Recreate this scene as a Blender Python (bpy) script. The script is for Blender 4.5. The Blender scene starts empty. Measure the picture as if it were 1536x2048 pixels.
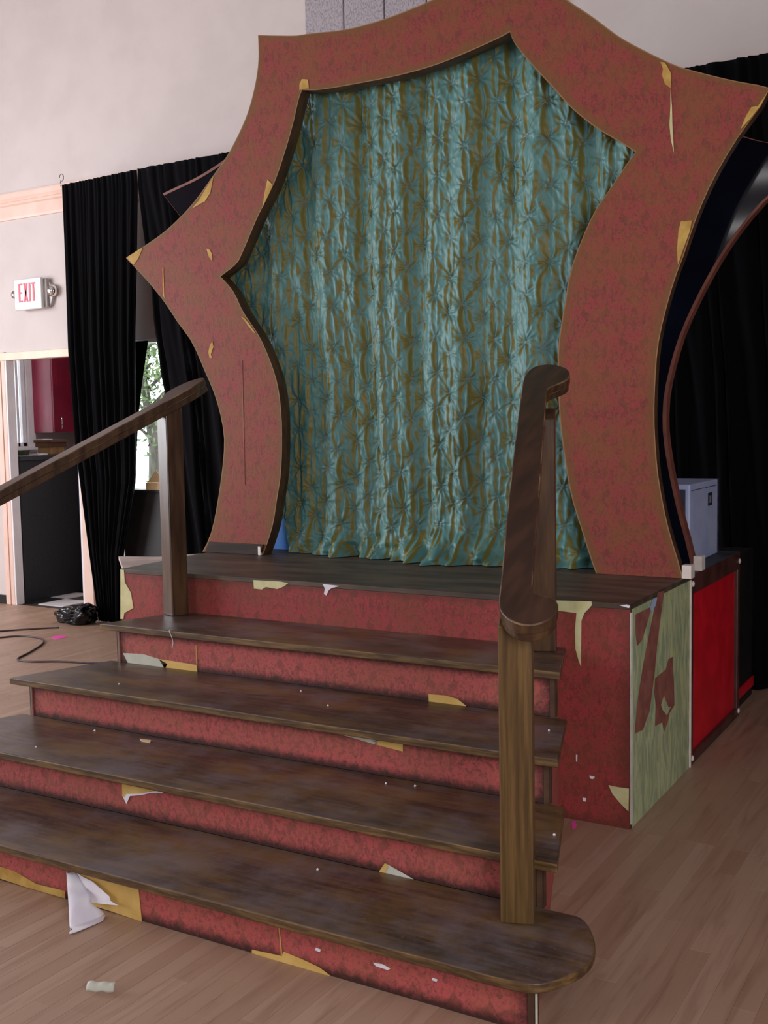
import bpy, bmesh, math, random
import numpy as np
from mathutils import Vector, Matrix, noise as mnoise
random.seed(7)
rng = np.random.default_rng(7)
SC = bpy.context.scene
COL = SC.collection

# ------------------------------------------------------------------ camera
CF, CX, CY, CZ, CYAW, CPITCH, CROLL = 2165.335, 3.61037, -3.67791, 1.45583, .53443, .07987, -.01848
IMW, IMH = 1536, 2048
def cam_axes():
    cy, sy, cp, sp = math.cos(CYAW), math.sin(CYAW), math.cos(CPITCH), math.sin(CPITCH)
    f = Vector((-sy*cp, cy*cp, -sp)); r = Vector((cy, sy, 0)); u = r.cross(f)
    cr, sr = math.cos(CROLL), math.sin(CROLL)
    return cr*r + sr*u, -sr*r + cr*u, f
CR, CU, CFW = cam_axes()
CPOS = Vector((CX, CY, CZ))
cam_d = bpy.data.cameras.new('camera'); cam = bpy.data.objects.new('camera', cam_d); COL.objects.link(cam)
cam_d.sensor_fit = 'VERTICAL'; cam_d.sensor_height = 36.0; cam_d.lens = CF*36.0/IMH
cam_d.clip_start = .05
m = Matrix.Identity(4)
for i in range(3):
    m[i][0], m[i][1], m[i][2], m[i][3] = CR[i], CU[i], -CFW[i], CPOS[i]
cam.matrix_world = m
SC.camera = cam
def at(px, py, axis, val):
    """point where the sight line through a photo pixel meets the real plane axis=val"""
    d = CFW + CR*((px-768)/CF) - CU*((py-1024)/CF)
    i = 'xyz'.index(axis)
    return CPOS + d*((val-CPOS[i])/d[i])
def project(P):
    d = Vector(P)-CPOS; z = d.dot(CFW)
    return (768+CF*d.dot(CR)/z, 1024-CF*d.dot(CU)/z, z)

# ------------------------------------------------------------------ light
SC.view_settings.view_transform = 'Standard'
try: SC.view_settings.look = 'None'
except Exception: pass
SC.view_settings.gamma = 1.0
SC.view_settings.use_curve_mapping = False
SC.view_settings.exposure = 0.16
w = bpy.data.worlds.new('world'); SC.world = w; w.use_nodes = True
bg = w.node_tree.nodes['Background']; bg.inputs[0].default_value = (.86, .94, 1.0, 1); bg.inputs[1].default_value = 3.4
def area(name, loc, target, sx, sy, energy, color=(1, 1, 1)):
    d = bpy.data.lights.new(name, 'AREA'); d.shape = 'RECTANGLE'; d.size = sx; d.size_y = sy; d.energy = energy; d.color = color
    o = bpy.data.objects.new(name, d); COL.objects.link(o); o.location = loc
    o.rotation_euler = (Vector(target)-Vector(loc)).to_track_quat('-Z', 'Y').to_euler()
    return o
area('daylight_left_windows', (-5.9, -2.0, 2.2), (0, -1.2, 1.2), 5.4, 2.6, 440, (.93, .95, 1.0))
area('daylight_rear_window', (-1.9, -7.4, 2.6), (.8, 0, 1.1), 2.2, 2.4, 100, (1.0, .96, .97))
area('right_fill_light', (5.4, -3.4, 1.9), (1.6, 0, .8), 2.6, 2.0, 125, (.97, .97, 1.0))  # added fill for right-facing sides, in place of a camera flash
area('ceiling_tube_a', (.75, -7.0, 4.12), (1.2, 0, 1.2), 1.2, .09, 2.2, (1.0, .96, .96))
area('ceiling_tube_b', (.75, -7.2, 3.62), (1.4, 0, 1.0), 1.2, .09, 2.2, (1.0, .96, .96))
area('kitchen_fill_light', (-3.4, 3.7, 2.7), (-4.3, 4.0, 1.0), .8, .8, 85, (1.0, .96, .96))  # added fill to brighten the kitchen, no fixture is visible there

# ------------------------------------------------------------------ materials
def s2l(c):
    return tuple(((v/255)/12.92 if v/255 <= .04045 else (((v/255)+.055)/1.055)**2.4) for v in c) + (1.0,)
class NB:
    """small node builder"""
    def __init__(s, name):
        s.m = bpy.data.materials.new(name); s.m.use_nodes = True
        s.t = s.m.node_tree; s.b = s.t.nodes['Principled BSDF']
    def n(s, typ, **kw):
        nd = s.t.nodes.new(typ)
        for k, v in kw.items(): setattr(nd, k, v)
        return nd
    def link(s, a, b): s.t.links.new(a, b)
    def put(s, sock, v):
        if hasattr(v, 'is_output') or isinstance(v, bpy.types.NodeSocket): s.link(v, sock)
        else: sock.default_value = v
    def math(s, op, a, b=0.0, c=0.0):
        nd = s.n('ShaderNodeMath', operation=op); s.put(nd.inputs[0], a); s.put(nd.inputs[1], b)
        if op in ('MULTIPLY_ADD', 'PINGPONG'): s.put(nd.inputs[2], c)
        return nd.outputs[0]
    def mix(s, f, a, b, blend='MIX'):
        nd = s.n('ShaderNodeMix', data_type='RGBA', blend_type=blend)
        s.put(nd.inputs[0], f); s.put(nd.inputs[6], a); s.put(nd.inputs[7], b)
        return nd.outputs[2]
    def coord(s, which='Object', scale=(1, 1, 1)):
        tc = s.n('ShaderNodeTexCoord'); mp = s.n('ShaderNodeMapping'); mp.inputs['Scale'].default_value = scale
        s.link(tc.outputs[which], mp.inputs[0]); return mp.outputs[0]
    def noise(s, vec, scale, detail=4, rough=.55, dist=0.0):
        nd = s.n('ShaderNodeTexNoise'); s.put(nd.inputs['Vector'], vec); nd.inputs['Scale'].default_value = scale
        nd.inputs['Detail'].default_value = detail; nd.inputs['Roughness'].default_value = rough; nd.inputs['Distortion'].default_value = dist
        return nd.outputs['Fac']
    def ramp(s, v, lo, hi):
        nd = s.n('ShaderNodeMapRange', clamp=True, interpolation_type='SMOOTHSTEP'); s.put(nd.inputs[0], v)
        nd.inputs[1].default_value = lo; nd.inputs[2].default_value = hi
        return nd.outputs[0]
    def attr(s, name):
        nd = s.n('ShaderNodeAttribute'); nd.attribute_name = name; return nd.outputs['Fac']
    def bump(s, h, strength=.3, dist=.01):
        nd = s.n('ShaderNodeBump'); nd.inputs['Strength'].default_value = strength; nd.inputs['Distance'].default_value = dist
        s.link(h, nd.inputs['Height']); s.link(nd.outputs[0], s.b.inputs['Normal'])
    def out(s, col, rough=.6, spec=.5, metal=0.0):
        s.put(s.b.inputs['Base Color'], col); s.put(s.b.inputs['Roughness'], rough)
        s.b.inputs['Specular IOR Level'].default_value = spec; s.b.inputs['Metallic'].default_value = metal
        return s.m
def noisy(name, c1, c2, scale=6, rough=.6, stretch=(1, 1, 1), bump=.1, spec=.5, metal=0.0, lo=.35, hi=.65, detail=4, bdist=.004):
    b = NB(name); v = b.coord('Object', stretch); f = b.noise(v, scale, detail)
    c = b.mix(b.ramp(f, lo, hi), s2l(c1), s2l(c2))
    if bump: b.bump(f, bump, bdist)
    return b.out(c, rough, spec, metal)

def wallpaper(name, red, dark, gold, edge, goldness=.5, edge_strength=.9, rough=.62, rim=None):
    b = NB(name)
    uv = b.n('ShaderNodeUVMap'); uv.uv_map = 'UVMap'
    sp = b.n('ShaderNodeSeparateXYZ'); b.link(uv.outputs[0], sp.inputs[0])
    u = b.math('DIVIDE', sp.outputs[0], .165); col = b.math('FLOOR', u)
    v = b.math('ADD', b.math('DIVIDE', sp.outputs[1], .25), b.math('MULTIPLY', col, .5))
    mu = b.math('PINGPONG', b.math('ADD', u, 0.0), .5)
    fv = b.math('FRACT', v)
    cb = b.n('ShaderNodeCombineXYZ'); b.link(b.math('MULTIPLY', mu, 1.3), cb.inputs[0]); b.link(fv, cb.inputs[1])
    motif = b.noise(cb.outputs[0], 5.2, 3, .6, 1.4)
    motif = b.ramp(motif, .46, .60)
    ob = b.coord('Object')
    big = b.noise(ob, 6.5, 6, .7); grain = b.noise(ob, 210, 2, .7); mid = b.noise(ob, 34, 5, .7, .8); fine = b.noise(ob, 85, 4, .75)
    c = b.mix(b.math('MULTIPLY', motif, .5), s2l(red), s2l(dark))
    c = b.mix(b.math('MULTIPLY', b.ramp(mid, .42, .68), .48), c, s2l(gold))
    c = b.mix(b.math('MULTIPLY', b.ramp(fine, .50, .66), .66), c, s2l(dark))
    c = b.mix(b.math('MULTIPLY', b.ramp(big, .40, .64), goldness), c, s2l(gold))
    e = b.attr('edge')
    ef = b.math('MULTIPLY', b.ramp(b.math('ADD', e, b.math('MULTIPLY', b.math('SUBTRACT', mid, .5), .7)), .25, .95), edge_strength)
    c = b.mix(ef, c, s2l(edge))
    if rim: c = b.mix(b.math('MULTIPLY', b.ramp(e, .90, .985), .75), c, s2l(rim))
    c = b.mix(b.math('MULTIPLY', b.ramp(grain, .35, .7), .28), c, b.mix(.5, c, s2l((40, 24, 20))))
    b.bump(motif, .15, .002)
    return b.out(c, rough, .35)

M = {}
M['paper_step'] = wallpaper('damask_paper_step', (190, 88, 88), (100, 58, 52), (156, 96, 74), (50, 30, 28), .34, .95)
M['paper_stage'] = wallpaper('damask_paper_stage', (166, 62, 66), (92, 48, 44), (132, 74, 52), (96, 52, 42), .45, .6)
M['paper_arch'] = wallpaper('damask_paper_arch', (152, 60, 60), (86, 50, 42), (130, 84, 44), (120, 82, 42), .55, .9, rim=(172, 128, 96))
def tread_mat():
    b = NB('stained_tread'); v = b.coord('Object', (1.0, 9, 9)); o = b.coord('Object')
    g = b.noise(v, 5, 6, .65, .3); big = b.noise(b.coord('Object', (1, 2.6, 1)), 2.6, 4, .6); sp = b.noise(o, 90, 2)
    c = b.mix(b.ramp(g, .35, .7), s2l((48, 33, 25)), s2l((88, 65, 48)))
    c = b.mix(b.math('MULTIPLY', b.ramp(big, .42, .66), .7), c, s2l((112, 84, 42)))
    glare = b.noise(b.coord('Object', (1.4, 1.4, 1)), 3.4, 5, .65)  # bluish daylight sheen on the treads, painted into the wood colour
    c = b.mix(b.math('MULTIPLY', b.ramp(glare, .40, .70), .42), c, s2l((116, 108, 118)))
    c = b.mix(b.math('MULTIPLY', b.ramp(sp, .62, .75), .25), c, s2l((130, 114, 100)))
    b.bump(g, .12, .003)
    r = b.math('ADD', .24, b.math('MULTIPLY', b.noise(o, 5, 5), .30))
    return b.out(c, r, .75)
M['tread'] = tread_mat()
M['nosing'] = noisy('worn_nosing', (72, 50, 30), (124, 96, 56), 7, .45, (1.2, 3, 10), .2, lo=.35, hi=.75)
M['rail'] = noisy('stained_rail_wood', (58, 38, 26), (94, 68, 44), 4, .30, (9, 9, 1.0), .15, lo=.3, hi=.75, detail=6)
M['post_near'] = noisy('stained_post_wood', (76, 54, 28), (116, 88, 48), 5, .40, (16, 16, .7), .2, lo=.3, hi=.75, detail=6)
M['rail_top'] = noisy('stained_rail_top', (50, 30, 22), (78, 50, 34), 4, .34, (7, 1.2, 2), .1, lo=.3, hi=.75, detail=6)
M['worn_edge'] = noisy('worn_pale_edge', (64, 42, 30), (150, 124, 94), 9, .4, bump=.1, lo=.4, hi=.75)
M['deck'] = noisy('stained_deck', (58, 46, 40), (96, 80, 66), 3, .5, (1, 4, 4), .12, lo=.3, hi=.72, detail=6)
M['deck_pale'] = noisy('pale_worn_deck', (176, 156, 148), (206, 186, 178), 5, .6, (1, 1, 1), .05)
M['cream'] = noisy('bare_cream_backing', (196, 192, 138), (214, 210, 162), 12, .7, bump=.05)
M['yellow'] = noisy('bare_yellow_backing', (208, 170, 92), (222, 186, 108), 12, .7, bump=.05)
M['ochre'] = noisy('ochre_backing', (176, 136, 62), (200, 164, 84), 12, .7, bump=.05)
M['paper_white'] = noisy('white_paper', (226, 220, 234), (240, 236, 244), 10, .75, bump=.06)
M['paper_grey'] = noisy('grey_white_paper', (188, 188, 172), (206, 206, 194), 10, .75, bump=.05)
M['arch_edge'] = noisy('arch_edge_brown', (66, 42, 28), (92, 62, 36), 8, .55, (1, 1, 1), .1)
M['arch_lining'] = noisy('arch_lining_brown', (58, 42, 22), (80, 60, 30), 6, .55, (1, 1, 1), .1)
M['skirt_wood'] = noisy('arch_skirting_wood', (40, 27, 23), (62, 44, 36), 4, .75, (1, 8, 8), .1)
M['black_gloss'] = noisy('black_gloss_board', (10, 12, 22), (16, 20, 32), 2.5, .07, bump=0)
M['red_brown'] = noisy('red_brown_edge', (112, 62, 52), (132, 78, 64), 8, .5, bump=.05)
M['case_frame'] = noisy('dark_red_brown_frame', (72, 40, 36), (92, 54, 48), 8, .45, bump=.05)
M['case_top'] = noisy('dark_grey_case_top', (50, 52, 60), (66, 68, 78), 5, .6, bump=.05)
M['red_panel'] = noisy('bright_red_panel', (196, 8, 30), (224, 16, 40), 6, .55, bump=.03)
M['white_cap'] = noisy('white_cap', (226, 214, 206), (240, 230, 224), 8, .5, bump=.02)
def green_mat():
    b = NB('brushed_green_paint'); v = b.coord('Object', (1, 3.2, .9)); f = b.noise(v, 7, 5, .6, 1.2); g = b.noise(b.coord('Object', (1, 6, 1.2)), 6, 4, .6, .8)
    c = b.mix(b.ramp(f, .36, .66), s2l((146, 160, 130)), s2l((188, 196, 150)))
    c = b.mix(b.math('MULTIPLY', b.ramp(g, .55, .72), .8), c, s2l((196, 196, 108)))
    b.bump(f, .12, .003); return b.out(c, .6)
M['green'] = green_mat()
M['brown_blob'] = noisy('brown_red_paper', (128, 74, 66), (150, 94, 82), 14, .65, bump=.05)
M['blue_chip'] = noisy('pale_blue_paper', (150, 170, 205), (170, 188, 215), 10, .6, bump=.03)
M['velvet'] = NB('black_velvet').m
bb = NB('black_velvet_cloth'); f = bb.noise(bb.coord('Object', (6, 6, .5)), 6, 4)
bb.b.inputs['Sheen Weight'].default_value = .05; bb.b.inputs['Sheen Roughness'].default_value = .4; bb.b.inputs['Sheen Tint'].default_value = (.55, .6, .9, 1)
M['velvet'] = bb.out(bb.mix(f, s2l((8, 7, 9)), s2l((13, 12, 15))), .95, .08)
M['wall'] = noisy('wall_paint', (214, 203, 200), (220, 209, 206), 3, .75, bump=.04, bdist=.002, spec=.25)
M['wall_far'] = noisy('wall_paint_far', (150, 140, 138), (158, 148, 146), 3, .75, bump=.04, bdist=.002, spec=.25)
M['ceiling'] = noisy('ceiling_paint', (168, 162, 160), (176, 170, 168), 3, .8, bump=.03)
M['pink'] = noisy('pink_gloss_trim', (236, 200, 184), (242, 210, 196), 5, .5, bump=.03)
M['cream_trim'] = noisy('cream_trim', (232, 214, 190), (240, 224, 202), 5, .5, bump=.03)
M['white_trim'] = noisy('white_trim', (232, 228, 232), (242, 238, 242), 5, .5, bump=.03)
M['tile_board'] = noisy('grey_fissured_board', (146, 140, 146), (186, 178, 184), 130, .85, (1, 1, .45), .3, lo=.34, hi=.6, detail=5)
M['joint'] = noisy('dark_joint', (56, 52, 56), (70, 66, 70), 20, .8, bump=.05)
M['black_base'] = noisy('black_baseboard', (22, 20, 22), (32, 30, 32), 8, .5, bump=.03)
M['subfloor'] = noisy('dark_subfloor', (58, 44, 36), (72, 56, 46), 8, .8, bump=.03)
def plank_mat():
    b = NB('maple_strip'); t = b.attr('tint'); v = b.coord('Object', (9, .7, 1)); g = b.noise(v, 3.2, 6, .62, .6)
    c = b.mix(t, s2l((158, 122, 98)), s2l((180, 148, 126)))
    c = b.mix(b.math('MULTIPLY', b.ramp(g, .45, .75), .6), c, s2l((132, 92, 70)))
    c = b.mix(b.math('MULTIPLY', b.noise(b.coord('Object'), 1.3, 4), .25), c, s2l((150, 130, 124)))
    b.bump(g, .04, .001)
    r = b.math('ADD', .34, b.math('MULTIPLY', b.noise(b.coord('Object'), 5, 4), .2))
    return b.out(c, r, .5)
M['plank'] = plank_mat()
M['grey_box'] = noisy('pale_grey_steel', (170, 182, 222), (184, 196, 232), 5, .45, bump=.03)
M['grey_dark'] = noisy('dark_vent_grille', (40, 38, 56), (62, 60, 84), 30, .5, (1, 1, 1), .1)
M['label_dark'] = noisy('dark_sticker', (36, 36, 44), (50, 50, 60), 30, .5, bump=.02)
M['label_mid'] = noisy('grey_sticker', (120, 122, 136), (140, 142, 156), 30, .5, bump=.02)
M['blue_cloth'] = noisy('blue_cloth', (58, 122, 206), (76, 140, 224), 6, .6, (1, 1, .4), .3, bdist=.02)
M['red_letter'] = noisy('red_letter', (226, 36, 76), (238, 48, 88), 10, .4, bump=.02)
M['sign_white'] = noisy('sign_plastic', (222, 224, 222), (232, 234, 232), 5, .35, bump=.02)
M['clear_grey'] = noisy('grey_sign_back', (168, 160, 160), (190, 182, 180), 8, .25, bump=.03)
M['chrome'] = noisy('chrome', (214, 212, 210), (228, 226, 224), 5, .14, bump=0, metal=1.0)
M['steel'] = noisy('steel_wire', (120, 116, 112), (140, 136, 130), 20, .35, bump=0, metal=.9)
M['cab_red'] = noisy('crimson_cabinet', (118, 20, 44), (136, 28, 54), 4, .28, bump=.02)
M['cab_end_lit'] = noisy('crimson_cabinet_end_lit', (156, 40, 72), (172, 52, 84), 4, .28, bump=.02)  # lighter copy of the cabinet red, window light put into the colour
M['cab_black'] = noisy('black_counter_front', (14, 18, 24), (24, 28, 34), 40, .55, bump=.05)
M['worktop'] = noisy('black_worktop', (24, 26, 34), (40, 42, 52), 60, .4, bump=.03)
M['grey_end'] = noisy('grey_end_panel', (96, 100, 118), (116, 120, 138), 6, .5, bump=.03)
M['cardboard'] = noisy('brown_cardboard', (158, 118, 78), (184, 146, 100), 8, .75, bump=.05)
M['card_dark'] = noisy('dark_wood_box', (92, 62, 44), (118, 84, 60), 8, .6, bump=.05)
M['olive'] = noisy('olive_pan', (70, 74, 58), (92, 96, 78), 8, .4, bump=.03)
M['tile_white'] = noisy('white_floor_tile', (206, 200, 202), (218, 212, 214), 8, .4, bump=.02)
M['tile_black'] = noisy('black_floor_tile', (24, 24, 28), (36, 36, 40), 8, .4, bump=.02)
M['cable'] = noisy('dark_cable', (62, 48, 52), (78, 62, 66), 20, .5, bump=0)
M['bag'] = noisy('black_plastic_bag', (10, 10, 14), (20, 20, 26), 8, .22, bump=.4, bdist=.02)
M['pink_tape'] = noisy('hot_pink_tape', (240, 70, 170), (248, 90, 186), 10, .5, bump=.02)
M['tan_box'] = noisy('tan_carton', (214, 184, 138), (228, 200, 156), 8, .7, bump=.03)
M['bark'] = noisy('grey_bark', (62, 60, 54), (86, 82, 74), 12, .8, (1, 1, .3), .3)
M['leaf'] = noisy('pale_leaf', (74, 96, 56), (104, 124, 78), 6, .6, bump=0)
M['ground'] = noisy('pale_paving', (214, 208, 198), (228, 222, 212), 4, .8, bump=.05)
gl = NB('window_glass'); gl.b.inputs['Transmission Weight'].default_value = 1.0; gl.b.inputs['IOR'].default_value = 1.05
M['glass'] = gl.out((.97, .99, .98, 1), .0, .3)
def teal_mat():
    b = NB('shot_taffeta'); a = b.attr('shot'); d = b.attr('pin'); o = b.coord('Object', (1, 1, .25)); g = b.noise(o, 60, 4, .6)
    c = b.mix(b.ramp(b.math('ADD', a, b.math('MULTIPLY', b.math('SUBTRACT', g, .5), .5)), .32, .66), s2l((84, 132, 130)), s2l((118, 112, 54)))
    c = b.mix(b.math('MULTIPLY', d, .55), c, s2l((82, 92, 84)))
    b.bump(g, .2, .004)
    return b.out(c, b.math('ADD', .42, b.math('MULTIPLY', g, .1)), .45)
M['taffeta'] = teal_mat()

# ------------------------------------------------------------------ helpers
def empty(name, loc, label=None, cat=None, group=None, kind=None):
    o = bpy.data.objects.new(name, None); COL.objects.link(o); o.location = loc; o.empty_display_size = .1
    return tag(o, label, cat, group, kind)
def tag(o, label=None, cat=None, group=None, kind=None):
    if label: o['label'] = label
    if cat: o['category'] = cat
    if group: o['group'] = group
    if kind: o['kind'] = kind
    return o
def wloc(o):
    l = Vector((0, 0, 0))
    while o is not None: l = l + o.location; o = o.parent
    return l
def link(me, name, parent=None, smooth=False):
    o = bpy.data.objects.new(name, me); COL.objects.link(o)
    if parent is not None:
        # vertices are given in world metres; parents are never rotated when parts are added
        off = wloc(parent); o.parent = parent; me.transform(Matrix.Translation(-off))
    if smooth:
        for p in me.polygons: p.use_smooth = True
    return o
def mesh_obj(name, V, F, mats, parent=None, smooth=False, fm=None, edge=None, uv=None):
    me = bpy.data.meshes.new(name); me.from_pydata([tuple(v) for v in V], [], F)
    if not isinstance(mats, (list, tuple)): mats = [mats]
    for x in mats: me.materials.append(x)
    if fm is not None:
        for p, k in zip(me.polygons, fm): p.material_index = k
    if uv is not None:
        l = me.uv_layers.new(name='UVMap')
        vi = np.empty(len(me.loops), int); me.loops.foreach_get('vertex_index', vi)
        l.data.foreach_set('uv', np.asarray(uv, float)[vi].ravel())
    if edge is not None:
        a = me.attributes.new('edge', 'FLOAT', 'POINT'); a.data.foreach_set('value', np.asarray(edge, float))
    me.update()
    return link(me, name, parent, smooth)
def bm_obj(name, bm, mats, parent=None, smooth=False):
    me = bpy.data.meshes.new(name); bm.normal_update(); bm.to_mesh(me); bm.free()
    if not isinstance(mats, (list, tuple)): mats = [mats]
    for x in mats: me.materials.append(x)
    return link(me, name, parent, smooth)
def box_into(bm, x0, x1, y0, y1, z0, z1, bevel=0.0, mi=0):
    r = bmesh.ops.create_cube(bm, size=1.0)
    vs = r['verts']
    for v in vs:
        v.co = Vector((x0+(v.co.x+.5)*(x1-x0), y0+(v.co.y+.5)*(y1-y0), z0+(v.co.z+.5)*(z1-z0)))
    fs = list({f for v in vs for f in v.link_faces})
    for f in fs: f.material_index = mi
    if bevel > 0:
        es = list({e for v in vs for e in v.link_edges})
        bmesh.ops.bevel(bm, geom=es, offset=bevel, segments=2, affect='EDGES', profile=.5)
def box(name, x0, x1, y0, y1, z0, z1, mat, parent=None, bevel=.003):
    bm = bmesh.new(); box_into(bm, min(x0, x1), max(x0, x1), min(y0, y1), max(y0, y1), min(z0, z1), max(z0, z1), bevel)
    return bm_obj(name, bm, mat, parent)
def prism(name, pts, ext, mats, parent=None, bevel=0.0, uvf=None):
    """polygon (3-D points) extruded by vector ext; slot 0 = pts side cap + far cap, slot 1 (if any) = rim"""
    bm = bmesh.new(); ext = Vector(ext)
    a = [bm.verts.new(Vector(p)) for p in pts]; c = [bm.verts.new(Vector(p)+ext) for p in pts]
    n = len(a); rim = 1 if isinstance(mats, (list, tuple)) and len(mats) > 1 else 0
    f1 = bm.faces.new(a); f2 = bm.faces.new(list(reversed(c)))
    for i in range(n):
        f = bm.faces.new((a[i], c[i], c[(i+1) % n], a[(i+1) % n])); f.material_index = rim
    bmesh.ops.recalc_face_normals(bm, faces=bm.faces[:])
    if uvf:
        l = bm.loops.layers.uv.new('UVMap')
        for f in bm.faces:
            for lp in f.loops: lp[l].uv = uvf(lp.vert.co)
    o = bm_obj(name, bm, mats, parent)
    if bevel:
        md = o.modifiers.new('bevel', 'BEVEL'); md.width = bevel; md.segments = 2; md.limit_method = 'ANGLE'
    return o
def smooth_line(P, n=8, closed=False):
    """Catmull-Rom through 2-D / 3-D points"""
    P = [np.asarray(p, float) for p in P]; out = []; N = len(P)
    rngs = range(N if closed else N-1)
    for i in rngs:
        if closed: p0, p1, p2, p3 = P[i-1], P[i], P[(i+1) % N], P[(i+2) % N]
        else: p0, p1, p2, p3 = P[max(i-1, 0)], P[i], P[i+1], P[min(i+2, N-1)]
        if not closed and i == 0: p0 = 2*p1-p2
        if not closed and i == N-2: p3 = 2*p2-p1
        for k in range(n):
            t = k/n
            out.append(.5*((2*p1)+(-p0+p2)*t+(2*p0-5*p1+4*p2-p3)*t*t+(-p0+3*p1-3*p2+p3)*t**3))
    if not closed: out.append(P[-1])
    return out
def resample(L, n):
    L = np.array(L); d = np.r_[0, np.cumsum(np.linalg.norm(np.diff(L, axis=0), axis=1))]
    t = np.linspace(0, d[-1], n); return np.stack([np.interp(t, d, L[:, k]) for k in range(L.shape[1])], 1)
def tube(name, pts, r, mat, parent=None, n=8):
    bm = bmesh.new(); rings = []
    pts = [Vector(p) for p in pts]
    for i, p in enumerate(pts):
        d = (pts[min(i+1, len(pts)-1)]-pts[max(i-1, 0)]).normalized()
        a = d.cross(Vector((0, 0, 1)));
        if a.length < .05: a = d.cross(Vector((1, 0, 0)))
        a.normalize(); b = a.cross(d); rr = r[i] if isinstance(r, (list, tuple)) else r
        rings.append([bm.verts.new(p+(a*math.cos(2*math.pi*k/n)+b*math.sin(2*math.pi*k/n))*rr) for k in range(n)])
    for i in range(len(rings)-1):
        for k in range(n): bm.faces.new((rings[i][k], rings[i][(k+1) % n], rings[i+1][(k+1) % n], rings[i+1][k]))
    bm.faces.new(list(reversed(rings[0]))); bm.faces.new(rings[-1])
    bmesh.ops.recalc_face_normals(bm, faces=bm.faces[:])
    return bm_obj(name, bm, mat, parent, smooth=True)
def patch(parent, px, axis, val, mat, name='torn_patch', lift=.0012, thick=.001, label=None, sm=0):
    """a flat torn patch lying on the plane axis=val (towards the room), outline read at photo pixels"""
    s = -1 if axis == 'y' else 1
    P = [at(x, y, axis, val+s*lift) for x, y in px]
    if sm: P = [Vector(p) for p in smooth_line(P, sm, True)]
    e = Vector((0, 0, 0)); e['xyz'.index(axis)] = s*thick
    o = prism(name, P, e, mat, parent)
    if label: o['label'] = label
    return o
def grid_panel(name, P00, P10, P01, nu, nv, mat, parent, ew=.04, uv0=(0, 0), thick=.018, ends=(1, 1, 1, 1), side=None):
    """rectangular papered panel: front grid with 'edge' attribute, solid behind (normal = du x dv)"""
    P00, P10, P01 = Vector(P00), Vector(P10), Vector(P01); du, dv = P10-P00, P01-P00; lu, lv = du.length, dv.length
    nrm = du.cross(dv).normalized(); V = []; E = []; UV = []; F = []; fm = []
    def lst(n, l):
        a = [0, ew*.35/l, ew/l]; mid = list(np.linspace(ew/l, 1-ew/l, n)); return sorted(set([round(x, 6) for x in a+mid+[1-ew/l, 1-ew*.35/l, 1]]))
    U = lst(nu, lu); W = lst(nv, lv)
    for b in W:
        for a in U:
            V.append(P00+du*a+dv*b); UV.append((uv0[0]+a*lu, uv0[1]+b*lv))
            ds = [a*lu*.55 if ends[0] else 9, (1-a)*lu*.55 if ends[1] else 9, b*lv if ends[2] else 9, (1-b)*lv if ends[3] else 9]
            E.append(max(0, 1-min(ds)/ew))
    n, mm = len(U), len(W)
    for j in range(mm-1):
        for i in range(n-1): F.append((j*n+i, j*n+i+1, (j+1)*n+i+1, (j+1)*n+i)); fm.append(0)
    k = len(V); cs = [P00, P10, P10+dv, P01]
    for c in cs: V.append(c); UV.append((0, 0)); E.append(1)
    for c in cs: V.append(c-nrm*thick); UV.append((0, 0)); E.append(1)
    for i in range(4):
        j = (i+1) % 4; F.append((k+j, k+i, k+4+i, k+4+j)); fm.append(1)
    F.append((k+7, k+6, k+5, k+4)); fm.append(1)
    return mesh_obj(name, V, F, [mat, side or M['arch_edge']], parent, fm=fm, edge=E, uv=UV)

# ================================================================== SETTING
H = .813
YB = 2.55          # back wall plane
ZC = 4.95
def struct(o): o['kind'] = 'structure'; return o
# floor with strips
flo = struct(box('floor', -6.2, 5.6, -7.6, YB, -.06, -.007, M['subfloor'], None, 0))
def strip_mesh(name, rects, tints):
    V = []; F = []; T = []
    for (x0, x1, y0, y1), t in zip(rects, tints):
        k = len(V); g = .0002; b = .0007; zt = 0.0
        V += [(x0+g, y0+g, -.0065), (x1-g, y0+g, -.0065), (x1-g, y1-g, -.0065), (x0+g, y1-g, -.0065),
              (x0+g, y0+g, zt-b*.5), (x1-g, y0+g, zt-b*.5), (x1-g, y1-g, zt-b*.5), (x0+g, y1-g, zt-b*.5),
              (x0+g+b, y0+g+b, zt), (x1-g-b, y0+g+b, zt), (x1-g-b, y1-g-b, zt), (x0+g+b, y1-g-b, zt)]
        for a, c in ((0, 4), (4, 8)):
            for i in range(4): j = (i+1) % 4; F.append((k+a+i, k+a+j, k+c+j, k+c+i))
        F.append((k+8, k+9, k+10, k+11)); T += [t]*12
    me = bpy.data.meshes.new(name); me.from_pydata(V, [], F); me.materials.append(M['plank'])
    a = me.attributes.new('tint', 'FLOAT', 'POINT'); a.data.foreach_set('value', T); return me
SW = .058; rects = []
x = -6.2; ci = 0
while x < 5.6-1e-6:
    y = -7.6 - random.random()*.6; x1 = min(x+SW, 5.6)
    while y < YB:
        l = random.choice((.42, .6, .75, .9, 1.05, 1.2, .5)); a, b_ = max(y, -7.6), min(y+l, YB)
        # one straight seam crosses the floor in line with the stage front
        if a < -.012 < b_ and random.random() < .55: b_ = -.012; l = b_-y
        if b_-a > .03: rects.append((x, x1, a, b_))
        y += l
    x = x1
def shown(r):
    xc, yc = (r[0]+r[1])/2, (r[2]+r[3])/2
    best = 0
    for yy in np.linspace(r[2], r[3], 5):
        if 0.0 < xc < 2.43 and 0 < yy < 2.3: continue
        if -1.38 < yy <= 0 and (.39+.345*yy) < xc < (2.17-.345*yy): continue
        if yy < -3.2: continue
        X, Y, z = project((xc, yy, 0))
        if z > .3 and -20 < X < 1556 and -20 < Y < 2068: best += 1/z**2
    return best*(r[3]-r[2])
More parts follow.
